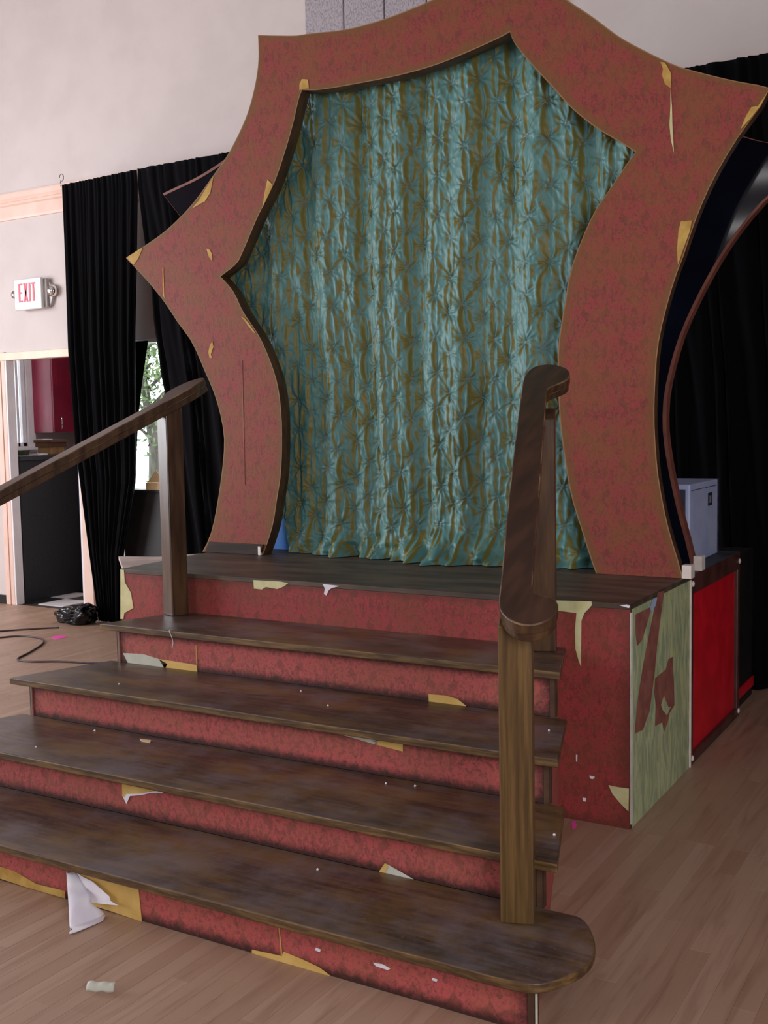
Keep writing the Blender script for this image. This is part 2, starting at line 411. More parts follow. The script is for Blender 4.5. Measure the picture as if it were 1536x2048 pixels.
tint = [float(np.clip(rng.normal(.55, .2), 0, 1)) for _ in rects]
order = sorted(range(len(rects)), key=lambda i: -shown(rects[i]))
near = [i for i in order[:300] if shown(rects[i]) > 0]; ns = set(near)
for i in near:
    o = bpy.data.objects.new('floor_strip', strip_mesh('floor_strip', [rects[i]], [tint[i]])); COL.objects.link(o); o.parent = flo
rest = [i for i in range(len(rects)) if i not in ns]
o = bpy.data.objects.new('floor_strips', strip_mesh('floor_strips', [rects[i] for i in rest], [tint[i] for i in rest])); COL.objects.link(o); o.parent = flo; o['kind'] = 'stuff'

# back wall with a door opening and a window opening
DX0, DX1, DZ = -3.70, -2.88, 2.05
WX0, WX1, WZ0, WZ1 = -2.75, -1.45, .85, 2.145
bm = bmesh.new(); y0, y1 = YB, YB+.06
for a in [(-6.2, DX0, 0, ZC), (DX0, DX1, DZ, ZC), (DX1, WX0, 0, ZC), (WX0, WX1, 0, WZ0), (WX0, WX1, WZ1, ZC), (WX1, 5.6, 0, ZC)]:
    box_into(bm, a[0], a[1], y0, y1, a[2]-.06 if a[2] == 0 else a[2], a[3])
wb = struct(bm_obj('wall_back', bm, M['wall']))
for i in range(6):   # grey fissured boards let into the upper wall behind the arch
    xa = -.612+i*.308
    box('board', xa+.004, xa+.304, YB-.018, YB+.001, 3.42, 4.93, M['tile_board'], wb, .004)
box('joint_strip', -.614, -.612+6*.308, YB-.006, YB+.001, 3.415, 4.935, M['joint'], wb, 0)
struct(box('wall_left', -6.3, -6.2, -7.6, YB, -.06, ZC, M['wall'], None, 0))
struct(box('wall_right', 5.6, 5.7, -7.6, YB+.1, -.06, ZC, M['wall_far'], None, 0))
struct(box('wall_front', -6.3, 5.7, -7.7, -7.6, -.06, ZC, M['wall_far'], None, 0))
struct(box('ceiling', -6.3, 5.7, -7.7, YB+.1, ZC, ZC+.1, M['ceiling'], None, 0))
# picture rail moulding (profile swept along the wall)
prof = [(0, 3.18), (-.018, 3.18), (-.022, 3.20), (-.022, 3.285), (-.034, 3.295), (-.034, 3.315), (-.026, 3.322), (-.040, 3.345), (-.052, 3.372), (-.052, 3.385), (0, 3.39)]
struct(prism('trim_1', [(-6.19, YB+a, z) for a, z in prof], (11.78, 0, 0), M['pink']))
struct(box('baseboard_back', -6.19, DX0-.112, YB-.016, YB, 0, .075, M['black_base'], None, .003))
# door casing
d1 = struct(empty('door_1', (DX0, YB, 0)))
box('casing', DX0-.11, DX0, YB-.022, YB, 0, DZ+.07, M['pink'], d1, .004)
box('casing_bead', DX0-.075, DX0-.045, YB-.030, YB-.0215, 0, DZ-.004, M['pink'], d1, .004)
box('jamb', DX0-.001, DX0+.018, YB-.02, YB+.062, 0, DZ, M['white_trim'], d1, .002)
box('casing', DX1, DX1+.10, YB-.022, YB, 0, DZ+.07, M['pink'], d1, .004)
box('jamb', DX1-.018, DX1+.001, YB-.02, YB+.062, 0, DZ, M['white_trim'], d1, .002)
box('header', DX0-.5, DX1+.10, YB-.028, YB, DZ-.002, DZ+.062, M['cream_trim'], d1, .005)
# window behind the black curtains
wn = struct(empty('window_1', (WX0, YB, WZ0)))
fr = bmesh.new()
for a in [(WX0, WX0+.05, WZ0, WZ1), (WX1-.05, WX1, WZ0, WZ1), (WX0, WX1, WZ0, WZ0+.05), (WX0, WX1, WZ1-.03, WZ1)]:
    box_into(fr, a[0], a[1], YB+.01, YB+.055, a[2], a[3], .003)
bm_obj('window_frame', fr, M['white_trim'], wn)
box('pane', WX0+.05, WX1-.05, YB+.03, YB+.036, WZ0+.05, WZ1-.03, M['glass'], wn, 0)

# kitchen beyond the door
KYC = 4.4; KX = at(65, 790, 'y', KYC).x; KXF = at(108, 790, 'y', KYC).x; KZC = at(90, 865, 'y', KYC).z
kf = struct(prism('floor', [(KX-.1, YB+.001, -.06), (-2.66, YB+.001, -.06), (-2.72-.99*3.0, 5.6, -.06), (KX-.1, 5.6, -.06)], (0, 0, .052), M['subfloor']))
for i in range(6):
    for j in range(6):
        xa, ya = -4.48+i*.305, YB+.1+j*.305
        if xa+.32 > -2.72-.99*(ya+.31-2.61): continue
        box('tile', xa+.002, xa+.303, ya+.002, ya+.303, -.009, 0.0, M['tile_white' if (i+j) % 2 else 'tile_black'], kf, .001)
WY0, WY1, KZ0, KZ1 = at(8, 800, 'x', KX).y, at(53, 800, 'x', KX).y, at(45, 893, 'x', KX).z, 2.75
bm = bmesh.new()
for a in [(YB+.06, WY0, 0, 3.0), (WY1, 5.6, 0, 3.0), (WY0, WY1, 0, KZ0), (WY0, WY1, KZ1, 3.0)]:
    box_into(bm, KX-.1, KX, a[0], a[1], a[2]-(.06 if a[2] == 0 else 0), a[3])
struct(bm_obj('wall_kitchen_left', bm, M['wall']))
def kline(y): return -2.72-.99*(y-2.61)
struct(prism('wall_kitchen_right', [(kline(YB+.061), YB+.061, -.06), (kline(5.6), 5.6, -.06), (kline(5.6)+.05, 5.6, -.06), (kline(YB+.061)+.05, YB+.061, -.06)], (0, 0, 3.06), M['wall']))
struct(prism('ceiling', [(KX-.1, YB+.06, 3.0), (kline(YB+.06)+.05, YB+.06, 3.0), (kline(5.6)+.05, 5.6, 3.0), (KX-.1, 5.6, 3.0)], (0, 0, .06), M['ceiling']))
w2 = struct(empty('window_2', (KX, WY0, KZ0)))
fr = bmesh.new()
for a in [(WY0, WY0+.05, KZ0, KZ1), (WY1-.05, WY1, KZ0, KZ1), (WY0, WY1, KZ0, KZ0+.04), (WY0, WY1, KZ1-.04, KZ1), (WY0+.6*(WY1-WY0), WY0+.6*(WY1-WY0)+.03, KZ0, KZ1)]:
    box_into(fr, KX-.07, KX-.02, a[0], a[1], a[2], a[3], .003)
bm_obj('window_frame', fr, M['white_trim'], w2)
box('casing', KX, KX+.02, WY1-.01, WY1+.09, KZ0-.06, KZ1, M['white_trim'], w2, .003)
box('window_sill', KX-.01, KX+.06, WY0-.05, WY1+.09, KZ0-.04, KZ0-.005, M['white_trim'], w2, .004)
box('pane', KX-.05, KX-.045, WY0+.05, WY1-.05, KZ0+.04, KZ1-.04, M['glass'], w2, 0)
# outdoors
struct(box('ground', -40, 30, 2.8, 45, -.5, -.3, M['ground'], None, 0))

# ================================================================== STAGE PLATFORM
W_ = 2.432; D1 = .80
st = empty('stage_platform', (W_/2, D1/2, 0), 'waist-high stage platform papered in red damask with a green painted right side, below the arch', 'platform')
deckpts = [(0, 0), (W_, 0), (W_, D1), (-.04, D1), (-.04, .55), (-.02, .3)]
prism('deck', [(a, b, H-.02) for a, b in deckpts], (0, 0, .02), [M['deck'], M['deck']], st, .002)
prism('deck_wing', [(-.001, .02, H-.02), (-.02, .30, H-.02), (-.042, .55, H-.02), (-.042, .64, H-.02), (-.16, .44, H-.02), (-.37, .37, H-.02)], (0, 0, .019), M['deck_pale'], st, .002)['label'] = 'pale worn wing of the deck at its left'
fp = grid_panel('front_panel', (0, 0, 0), (W_, 0, 0), (0, 0, H-.02), 40, 14, M['paper_stage'], st, .05, (0, 0))
rp = prism('right_panel', [(W_-.018, .0185, 0), (W_-.018, D1, 0), (W_-.018, D1, H-.021), (W_-.018, .0185, H-.021)], (.018, 0, 0), M['green'], st)
rp['label'] = 'side panel brushed with yellow-green and grey paint'
box('left_panel', 0, .018, .018, D1, 0, H-.02, M['white_trim'], st, .001)
YF = 0.0
CRM = 'bare cream patch where the paper is torn off'
patch(fp, [(507, 1160), (508, 1177), (524, 1179), (532, 1174), (555, 1178), (568, 1173), (577, 1166), (560, 1163)], 'y', YF, M['cream'], label=CRM)
patch(fp, [(645, 1168), (680, 1172), (664, 1176), (658, 1180), (653, 1191), (648, 1188), (650, 1177)], 'y', YF, M['paper_white'], label='white paper backing curled at a tear')
patch(fp, [(241, 1139), (248, 1140), (250, 1165), (262, 1185), (267, 1216), (258, 1221), (249, 1226), (247, 1238), (241, 1238)], 'y', YF, M['cream'], label=CRM)
patch(fp, [(1100, 1199), (1117, 1201), (1183, 1203), (1184, 1210), (1178, 1217), (1169, 1226), (1163, 1241), (1162, 1300), (1162, 1334), (1157, 1320), (1151, 1298), (1150, 1259), (1153, 1226), (1121, 1222), (1098, 1220)], 'y', YF, M['cream'], label=CRM)
patch(fp, [(1217, 1570), (1235, 1574), (1258, 1577), (1257, 1623), (1240, 1606), (1225, 1588)], 'y', YF, M['cream'], label=CRM)
patch(fp, [(1179, 1551), (1190, 1554), (1186, 1558), (1180, 1557)], 'y', YF, M['paper_white'], name='scuff')
patch(fp, [(1165, 1595), (1172, 1596), (1172, 1603), (1166, 1602)], 'y', YF, M['paper_white'], name='scuff')
patch(fp, [(1152, 1509), (1155, 1510), (1154, 1524), (1152, 1522)], 'y', YF, M['paper_white'], name='scuff')
patch(fp, [(1240, 1211), (1254, 1209), (1260, 1212), (1258, 1216)], 'y', YF, M['paper_white'], name='scuff')
# remnants on the green side (plane x = W_)
XR = W_
def cr6(L): return [(950+x*.38151, 1120+y*.38151) for x, y in L]
patch(rp, cr6([(992, 160), (958, 170), (925, 330), (880, 560), (850, 760), (838, 910), (880, 890), (915, 790), (940, 600), (955, 440), (975, 280)]), 'x', XR, M['brown_blob'], 'paper_remnant')
patch(rp, cr6([(842, 285), (925, 245), (905, 320), (875, 420), (850, 450), (842, 380)]), 'x', XR, M['brown_blob'], 'paper_remnant')
patch(rp, cr6([(1015, 520), (1035, 508), (1042, 640), (1045, 760), (1020, 800), (1010, 850), (990, 900), (982, 850), (945, 870), (948, 760), (940, 690), (945, 620), (1000, 575)]), 'x', XR, M['brown_blob'], 'paper_remnant')
patch(rp, cr6([(990, 712), (1012, 770), (1026, 770), (1005, 815), (985, 790), (975, 760)]), 'x', XR+.0012, M['green'], 'paint_dab')
patch(rp, cr6([(930, 205), (955, 195), (945, 240), (925, 275), (918, 255)]), 'x', XR+.0012, M['blue_chip'], 'paper_remnant')
prism('corner_strip', [(W_+.0005, -.003, .02), (W_+.004, -.003, .02), (W_+.004, .020, .02), (W_+.0005, .020, .02)], (0, 0, H-.05), M['paper_grey'], st)
box('corner_strip', W_-.002, W_+.006, D1-.012, D1-.001, .0, H-.02, M['white_cap'], st, .001)

# ================================================================== STAIRCASE
YS = [-1.435, -1.101, -.7497, -.3795]; ZS = [.1528, .3074, .4679, .6375]; NOS = .058; TT = .026
def xr(y): return 2.168-.345*y
def xl(y): return .392+.345*y
sc = empty('staircase', (1.28, -.7, 0), 'four-step flared wooden staircase with red damask risers leading up to the stage', 'stairs')
cx = 1.28
t1r = [(2.40, YS[0]), (2.59, -1.435), (2.67, -1.415), (2.718, -1.335), (2.735, -1.255), (2.715, -1.165), (2.65, -1.062), (2.56, -1.01), (2.49, -.995)]
t1r = [tuple(p) for p in smooth_line(t1r, 5)]
t1 = t1r + [(2.47, YS[1]+NOS+.02)]
t1 = t1 + [(2*cx-a, b) for a, b in reversed(t1)]
polys = [t1]
for k, (a, b) in enumerate([((2.590, YS[1]), (2.452, -.715)), ((2.455, YS[2]), (2.318, -.345)), ((2.318, YS[3]), (2.190, -.002))]):
    yb = YS[k+2]+NOS+.0 if k < 2 else -.0005
    polys.append([a, (b[0], yb), (2*cx-b[0], yb), (2*cx-a[0], a[1])])
polys[0] = [(a, min(b, YS[1]+NOS)) for a, b in t1]
for k in range(4):
    t = prism('tread', [(a, b, ZS[k]-TT) for a, b in polys[k]], (0, 0, TT), [M['tread'], M['nosing']], sc, .0035)
    if k == 0: t['label'] = 'lowest tread, rounded out at its ends'
risers = []
for k in range(4):
    y = YS[k]+NOS; z0 = 0 if k == 0 else ZS[k-1]; z1 = ZS[k]-TT
    r = grid_panel('riser', (xl(y), y, z0), (xr(y), y, z0), (xl(y), y, z1), 50, 5, M['paper_step'], sc, .052, (k*.11, k*.07), .018)
    risers.append((r, y))
for s in (-1, 1):      # stepped side boards
    P = []
    f = xr if s > 0 else xl
    prof = [(YS[0]+NOS+.001, 0)]
    for k in range(4):
        prof += [(YS[k]+NOS+.001, ZS[k]-TT-.0005), ((YS[k+1]+NOS+.001) if k < 3 else -.001, ZS[k]-TT-.0005)]
    prof += [(-.001, 0)]
    P = [(f(y)-s*.0005, y, z) for y, z in prof]
    prism('side_board', P, (-s*.018, -.006, 0), [M['paper_step'], M['arch_edge']], sc, 0, lambda c: (c.y, c.z))
prism('corner_edge', [(xr(YS[0]+NOS)-.001, YS[0]+NOS-.002, 0), (xr(YS[0]+NOS)+.003, YS[0]+NOS-.002, 0), (xr(YS[0]+NOS)+.003, YS[0]+NOS+.004, 0), (xr(YS[0]+NOS)-.001, YS[0]+NOS+.004, 0)], (0, 0, ZS[0]-TT-.01), M['paper_grey'], sc)
YEL = 'bare yellow patch where the paper is torn off'
r4, y4 = risers[3]; r3, y3 = risers[2]; r2, y2 = risers[1]; r1, y1 = risers[0]
patch(r4, [(246, 1306), (256, 1326), (300, 1335), (330, 1338), (335, 1328), (318, 1318), (286, 1308)], 'y', y4, M['paper_grey'], label='grey white torn paper patch')
patch(r4, [(318, 1318), (330, 1338), (395, 1347), (394, 1330), (345, 1322)], 'y', y4, M['yellow'], label=YEL)
patch(r4, [(857, 1388), (858, 1407), (912, 1411), (933, 1412), (915, 1398), (892, 1391)], 'y', y4, M['yellow'], label=YEL)
patch(r3, [(633, 1457), (700, 1474), (752, 1489), (760, 1478), (700, 1465), (650, 1456)], 'y', y3, M['paper_grey'], label='grey white torn paper patch')
patch(r3, [(735, 1472), (752, 1489), (806, 1503), (806, 1483), (752, 1472)], 'y', y3, M['yellow'], label=YEL)
patch(r2, [(244, 1563), (245, 1590), (253, 1600), (259, 1590), (284, 1587), (310, 1580), (299, 1577)], 'y', y2, M['yellow'], label=YEL)
patch(r2, [(245, 1591), (250, 1596), (253, 1588), (284, 1587), (305, 1582), (328, 1581), (326, 1586), (300, 1586), (284, 1590), (260, 1592), (253, 1608)], 'y', y2, M['paper_white'], 'torn_edge', lift=.0024, label='white torn paper edge')
patch(r2, [(770, 1726), (757, 1751), (770, 1757), (828, 1769), (890, 1783), (828, 1759), (799, 1742)], 'y', y2, M['paper_grey'], label='grey white torn paper patch')
patch(r2, [(757, 1745), (770, 1726), (778, 1733), (772, 1740), (770, 1752), (758, 1752)], 'y', y2, M['yellow'], lift=.0024, label=YEL)
patch(r1, [(-40, 1722), (0, 1733), (29, 1742), (73, 1768), (131, 1782), (131, 1797), (58, 1776), (0, 1757), (-40, 1744)], 'y', y1, M['ochre'], label=YEL)
patch(r1, [(142, 1740), (277, 1775), (284, 1843), (215, 1820), (150, 1800)], 'y', y1, M['yellow'], label=YEL)
patch(r1, [(504, 1899), (564, 1912), (567, 1903), (606, 1919), (638, 1934), (662, 1952), (609, 1938), (504, 1906)], 'y', y1, M['yellow'], label=YEL)
patch(r1, [(746, 1925), (765, 1928), (781, 1937), (776, 1940), (752, 1932)], 'y', y1, M['paper_white'], 'scuff')
patch(r1, [(865, 1955), (876, 1959), (873, 1963), (864, 1960)], 'y', y1, M['paper_white'], 'scuff')
patch(r1, [(632, 1895), (642, 1899), (640, 1904), (630, 1900)], 'y', y1, M['paper_white'], 'scuff')
patch(r1, [(557, 1850), (559, 1850), (565, 1911), (562, 1911)], 'y', y1, M['ochre'], 'seam')
patch(r4, [(391, 1290), (393, 1290), (395, 1328), (393, 1328)], 'y', y4, M['ochre'], 'seam')
# hanging torn flap, white side out
def flap():
    L = [(133, 1741, y1-.004), (134, 1765, y1-.03), (136, 1790, y1-.07), (138, 1820, y1-.10), (139, 1845, y1-.125), (141, 1868, y1-.14), (146, 1874, y1-.14)]
    R = [(152, 1744, y1-.006), (168, 1772, y1-.02), (180, 1788, y1-.035), (182, 1806, y1-.05), (206, 1824, y1-.03), (211, 1846, y1-.03), (206, 1864, y1-.06)]
    L = smooth_line([at(a, b, 'y', c) for a, b, c in L], 5); R = smooth_line([at(a, b, 'y', c) for a, b, c in R], 5)
    V = []; F = []; nu = 12
    for i, (a, b) in enumerate(zip(L, R)):
        t = i/(len(L)-1)
        for k in range(nu):
            s = k/(nu-1); p = Vector(a)*(1-s)+Vector(b)*s
            p.y -= math.sin(math.pi*s)*(.015+.045*max(0, (t-.45)/.55)); p.z = max(p.z, .003)
            p.y = min(p.y, y1-.003)
            V.append(p)
    for i in range(len(L)-1):
        for k in range(nu-1): F.append((i*nu+k, i*nu+k+1, (i+1)*nu+k+1, (i+1)*nu+k))
    o = mesh_obj('torn_flap', V, F, M['paper_white'], r1, smooth=True); o['label'] = 'white paper flap curling down to the floor'
    md = o.modifiers.new('thick', 'SOLIDIFY'); md.thickness = .0012; md.offset = 0
    P = [(150, 1743), (168, 1755), (185, 1763), (219, 1793), (221, 1802), (237, 1811), (205, 1808), (184, 1805), (170, 1782)]
    D = [.004, .012, .016, .02, .022, .03, .028, .03, .022]
    bm = bmesh.new(); f = bm.faces.new([bm.verts.new(at(a, b, 'y', y1-d)) for (a, b), d in zip(P, D)])
    bmesh.ops.triangulate(bm, faces=[f]); o = bm_obj('torn_flap', bm, M['paper_white'], r1); o['label'] = 'white pointed tongue of torn paper'
    md = o.modifiers.new('thick', 'SOLIDIFY'); md.thickness = .001; md.offset = 0
flap()

# ================================================================== HANDRAILS
RO = [(-1.33, -.064), (-.95, -.060), (-.48, -.051), (-.1, -.040), (.04, -.037), (.095, -.026), (.135, .004), (.150, .042), (.135, .083), (.10, .108), (.062, .114), (.032, .100), (.016, .066), (-.004, .049), (-.07, .044), (-.5, .038), (-1.0, .031), (-1.24, .027), (-1.30, .034), (-1.335, .066), (-1.375, .098), (-1.425, .104), (-1.475, .090), (-1.512, .052), (-1.522, .010), (-1.50, -.032), (-1.44, -.056)]
def handrail(P0, sx, shift, posts, label, cut=None):
    root = empty('handrail', (posts[0][0][0], posts[0][0][1], posts[0][1]), label, 'handrail')
    es = Vector((.326*sx, -.945, -.4725)).normalized(); et = Vector((.945, .326*sx, 0)).normalized(); n = et.cross(es)
    if n.z < 0: n = -n
    out = [tuple(p) for p in smooth_line(RO, 4, True)]
    P = [Vector(P0)+es*(s+shift)+et*(t*(1 if sx > 0 else -1)) for s, t in out]
    TH = .056
    o = prism('rail', P, -n*TH*.55, [M['rail_top'], M['rail'], M['worn_edge']], root, .0035)
    o.modifiers['bevel'].material = 2
    # slightly set-back under-layer gives the groove along the edge
    c = np.mean(np.array(RO), 0)
    P2 = []
    for i, (s, t) in enumerate(out):
        a, b = np.array(out[i-1]), np.array(out[(i+1) % len(out)]); d = (b-a)/np.linalg.norm(b-a); nn = np.array([-d[1], d[0]])
        q = np.array((s, t))+nn*(.005)*(1 if True else -1)
        P2.append(Vector(P0)+es*(q[0]+shift)+et*(q[1]*(1 if sx > 0 else -1))-n*TH*.55)
    prism('rail_underside', P2, -n*TH*.45, [M['rail'], M['rail']], root, .003)
    ang = math.atan2(.326*sx, .945)
    for (cxp, cyp), z0, hw, mat in posts:
        # post top is cut to the slope of the rail underside
        bx = Vector((math.cos(ang), math.sin(ang), 0)); by = Vector((-math.sin(ang), math.cos(ang), 0)); V = []
        cs = [(-1, -1), (1, -1), (1, 1), (-1, 1)]; bm = bmesh.new(); lo = []; hi = []
        for a, b in cs:
            p = Vector((cxp, cyp, z0))+bx*a*hw+by*b*hw; lo.append(bm.verts.new(p))
            # rail underside plane height at p
            q = Vector(P0)-n*(TH+.0005); z = q.z-((p.x-q.x)*n.x+(p.y-q.y)*n.y)/n.z
            hi.append(bm.verts.new((p.x, p.y, z)))
        bm.faces.new(list(reversed(lo))); bm.faces.new(hi)
        for i in range(4): bm.faces.new((lo[i], lo[(i+1) % 4], hi[(i+1) % 4], hi[i]))
        bmesh.ops.recalc_face_normals(bm, faces=bm.faces[:])
        o = bm_obj('post', bm, mat, root); md = o.modifiers.new('bevel', 'BEVEL'); md.width = .004; md.segments = 2
        if z0 > .5 and sx > 0: o['label'] = 'upper post'
    return root
handrail((2.485, -1.122, 1.024), 1, 0, [((2.489, -1.124), ZS[0], .043, M['post_near']), ((2.137, -.064), ZS[3], .041, M['rail'])], 'dark wooden handrail with rounded scroll ends at the right of the stairs, nearest the viewer')
handrail((.387, -.058, 1.60), -1, 1.526-.20, [((.39, -.062), ZS[3], .041, M['rail'])], 'dark wooden handrail at the left of the stairs, running down out of the picture')

# ================================================================== ARCH
YA = .69
def px_line(L, y): return [(at(a, b, 'y', y).x, at(a, b, 'y', y).z) for a, b in L]
OUT = [
 [(405, 1106), (423, 1063), (437, 993), (447, 913), (447, 863), (433, 800), (410, 743), (383, 683), (357, 647), (328, 603), (293, 560), (252, 516)],
 [(252, 516), (287, 493), (333, 460), (383, 410), (427, 350), (457, 307), (491, 237), (509, 175), (517, 120), (516, 70)],
 [(516, 70), (555, 71), (593, 71), (619, 67), (695, 58), (768, 38), (826, 16), (863, 0), (940, -38), (1015, -86)],
 [(1015, -86), (1075, -44), (1135, 0), (1186, 34), (1240, 74), (1293, 103), (1350, 130), (1389, 142), (1462, 160), (1540, 174)],
 [(1540, 176), (1522, 212), (1484, 263), (1450, 317), (1419, 374), (1389, 446), (1366, 515), (1345, 572), (1318, 680), (1310, 775), (1309, 852), (1316, 947), (1331, 1031), (1348, 1095), (1366, 1149)]]
INN = [
 [(526, 1112), (545, 1053), (554, 998), (562, 944), (564, 873), (562, 819), (554, 764), (537, 713), (517, 670), (486, 623), (467, 583), (441, 553)],
 [(441, 553), (473, 527), (487, 500), (517, 430), (546, 372), (568, 310), (586, 248), (597, 200), (604, 180)],
 [(604, 180), (644, 179), (732, 164), (805, 149), (877, 128), (950, 98), (1000, 75), (1020, 64)],
 [(1020, 64), (1030, 88), (1064, 130), (1103, 172), (1141, 214), (1187, 252), (1236, 282), (1271, 304)],
 [(1271, 304), (1248, 336), (1217, 382), (1187, 427), (1160, 488), (1141, 542), (1133, 586), (1118, 680), (1116, 737), (1118, 814), (1125, 886), (1141, 985), (1164, 1062), (1192, 1150)]]
NA = 30
def arc_pts(L, y): return resample(smooth_line(px_line(L, y), 6), NA)
oa = [arc_pts(L, YA) for L in OUT]; ia = [arc_pts(L, YA) for L in INN]
o_all = np.concatenate([a if i == 4 else a[:-1] for i, a in enumerate(oa)]); i_all = np.concatenate([a if i == 4 else a[:-1] for i, a in enumerate(ia)])
for A in (o_all, i_all):
    A[0, 1] = H+.001; A[-1, 1] = H+.001
    A[:, 1] = np.maximum(A[:, 1], H+.001)
arch = empty('arch_frame', (1.18, YA, H), 'curvy star-shaped proscenium arch papered in worn red and gold damask, standing on the stage', 'arch')
def ring_solid(name, O, I, y0, y1, mats, parent, nc=9, ew=.055):
    """ring between outlines O and I, solid from y0 (front) to y1"""
    V = []; E = []; UV = []; F = []; fm = []; n = len(O)
    for j in range(n):
        d = np.linalg.norm(O[j]-I[j])
        for k in range(nc):
            t = k/(nc-1); t = .5-.5*math.cos(math.pi*t) if nc > 3 else t
            p = O[j]*(1-t)+I[j]*t; V.append((p[0], y0, p[1])); E.append(max(0, 1-min(t, 1-t)*d*.8/ew)); UV.append((p[0], p[1]))
    for j in range(n-1):
        for k in range(nc-1): F.append((j*nc+k, (j+1)*nc+k, (j+1)*nc+k+1, j*nc+k+1)); fm.append(0)
    k0 = len(V)
    for j in range(n):
        for p, yy in ((O[j], y0), (O[j], y1), (I[j], y1), (I[j], y0)): V.append((p[0], yy, p[1])); E.append(1); UV.append((p[0], p[1]))
    for j in range(n-1):
        a, b = k0+4*j, k0+4*(j+1)
        for q in range(3): F.append((a+q, a+q+1, b+q+1, b+q)); fm.append(1)
    F.append((k0, k0+3, k0+2, k0+1)); fm.append(1); k = k0+4*(n-1); F.append((k, k+1, k+2, k+3)); fm.append(1)
    o = mesh_obj(name, V, F, mats, parent, fm=fm, edge=E, uv=UV)
    bm = bmesh.new(); bm.from_mesh(o.data); bmesh.ops.remove_doubles(bm, verts=bm.verts[:], dist=1e-6) if False else None
    bm.free(); return o
pa = ring_solid('front_panel', o_all, i_all, YA, YA+.045, [M['paper_arch'], M['arch_edge']], arch)
def inset(I, O, d):
    v = O-I; return I+v/np.linalg.norm(v, axis=1, keepdims=True)*d
ring_solid('lining', inset(i_all, o_all, .02), i_all+0, YA+.0455, YA+.072, [M['arch_lining'], M['arch_lining']], arch, 2)
AO = 'bare ochre patch where the paper is peeled off'
PA = [
 ([(427, 353), (421, 385), (410, 403), (402, 407), (383, 418), (397, 402), (410, 380)], M['ochre']),
 ([(253, 515), (286, 494), (277, 517), (267, 530), (262, 524)], M['ochre']),
 ([(413, 497), (420, 500), (424, 508), (425, 523), (418, 514)], M['ochre']),
 ([(425, 682), (427, 694), (422, 708), (424, 716), (419, 716), (417, 704), (420, 690)], M['ochre']),
 ([(482, 633), (490, 637), (500, 650), (512, 668), (506, 664), (494, 648)], M['ochre']),
 ([(535, 359), (546, 370), (538, 388), (525, 415), (529, 388)], M['ochre']),
 ([(604, 158), (616, 159), (618, 177), (606, 178), (599, 181), (599, 168)], M['ochre']),
 ([(1321, 124), (1329, 125), (1333, 130), (1342, 146), (1342, 177), (1330, 168), (1324, 150), (1326, 138)], M['ochre']),
 ([(1341, 177), (1344, 213), (1345, 250), (1348, 306), (1342, 280), (1339, 250), (1341, 213)], M['cream']),
 ([(1538, 180), (1521, 212), (1515, 214), (1524, 200)], M['ochre']),
 ([(1514, 213), (1520, 213), (1500, 238), (1481, 259), (1492, 232), (1503, 214)], M['ochre']),
 ([(1384, 441), (1362, 443), (1357, 462), (1354, 500), (1356, 530), (1366, 500), (1380, 462)], M['ochre']),
]
for L, mt in PA: patch(pa, L, 'y', YA, mt, label=AO)
patch(pa, [(325, 535), (327, 535), (329, 597), (326, 590)], 'y', YA, M['ochre'], 'seam')
patch(pa, [(483, 720), (484.5, 720), (490, 970), (488.5, 970)], 'y', YA, M['brown_blob'], 'seam')
# skirting at the left foot, white blocks at both inner/outer feet
zsk = H+.055
xa = at(412, 1105, 'y', YA).x; xb = at(523, 1108, 'y', YA).x
prism('skirting', [(xa+.0, YA-.012, H+.0005), (xb-.0, YA-.012, H+.0005), (xb+.02, YA-.012, zsk), (xa+.03, YA-.012, zsk)], (0, .0115, 0), M['skirt_wood'], arch, .002)
box('foot_block', xb-.012, xb+.004, YA-.014, YA-.0005, H+.0005, H+.045, M['white_cap'], arch, .001)
xo = o_all[-1][0]
box('foot_block', xo-.004, xo+.034, YA-.004, YA+.05, H+.0005, H+.055, M['white_cap'], arch, .001)

# rear black board with red-brown edge
YR = .945
ob = [(o_all[0][0]+.03, H+.001)]
RB = [
 [(.02, H+.001), (.075, 1.1), (.095, 1.45), (.06, 1.8), (-.10, 2.2), (-.27, 2.48), (-.496, 2.744)],
 [(-.496, 2.744), (-.20, 2.815), (.05, 2.92), (.25, 3.07), (.40, 3.25)],
 [(.40, 3.25), (.7, 3.13), (1.0, 3.13), (1.35, 3.2), (1.66, 3.36)],
 [(1.66, 3.36), (1.85, 3.08), (2.10, 2.86), (2.40, 2.68), (2.60, 2.595), (2.70, 2.555), (2.98, 2.47)],
 [(2.98, 2.47), (2.83, 2.42), (2.685, 2.33), (2.52, 2.13), (2.37, 1.85), (2.30, 1.62), (2.284, 1.47), (2.296, 1.32), (2.34, 1.1), (2.38, .95), (2.413, H+.001)]]
ro = [resample(smooth_line(L, 6), NA) for L in RB]
r_all = np.concatenate([a if i == 4 else a[:-1] for i, a in enumerate(ro)])
ri_all = inset(i_all, o_all, .10)
ri_all[:, 1] = np.maximum(ri_all[:, 1], H+.001)
rb = empty('rear_arch_board', (1.18, YR, H), 'glossy black star-shaped board with a red-brown edge, standing just behind the papered arch', 'board')
ring_solid('board_face', r_all, ri_all, YR, YR+.02, [M['black_gloss'], M['black_gloss']], rb, 4)
ring_solid('edge_band', r_all+(r_all-inset(r_all, ri_all, .004)), inset(r_all, ri_all, .012), YR-.004, YR+.045, [M['red_brown'], M['red_brown']], rb, 2)
xo2 = r_all[-1][0]
box('foot_block', xo2-.006, xo2+.030, YR-.008, YR+.05, H+.0005, H+.062, M['white_cap'], rb, .001)

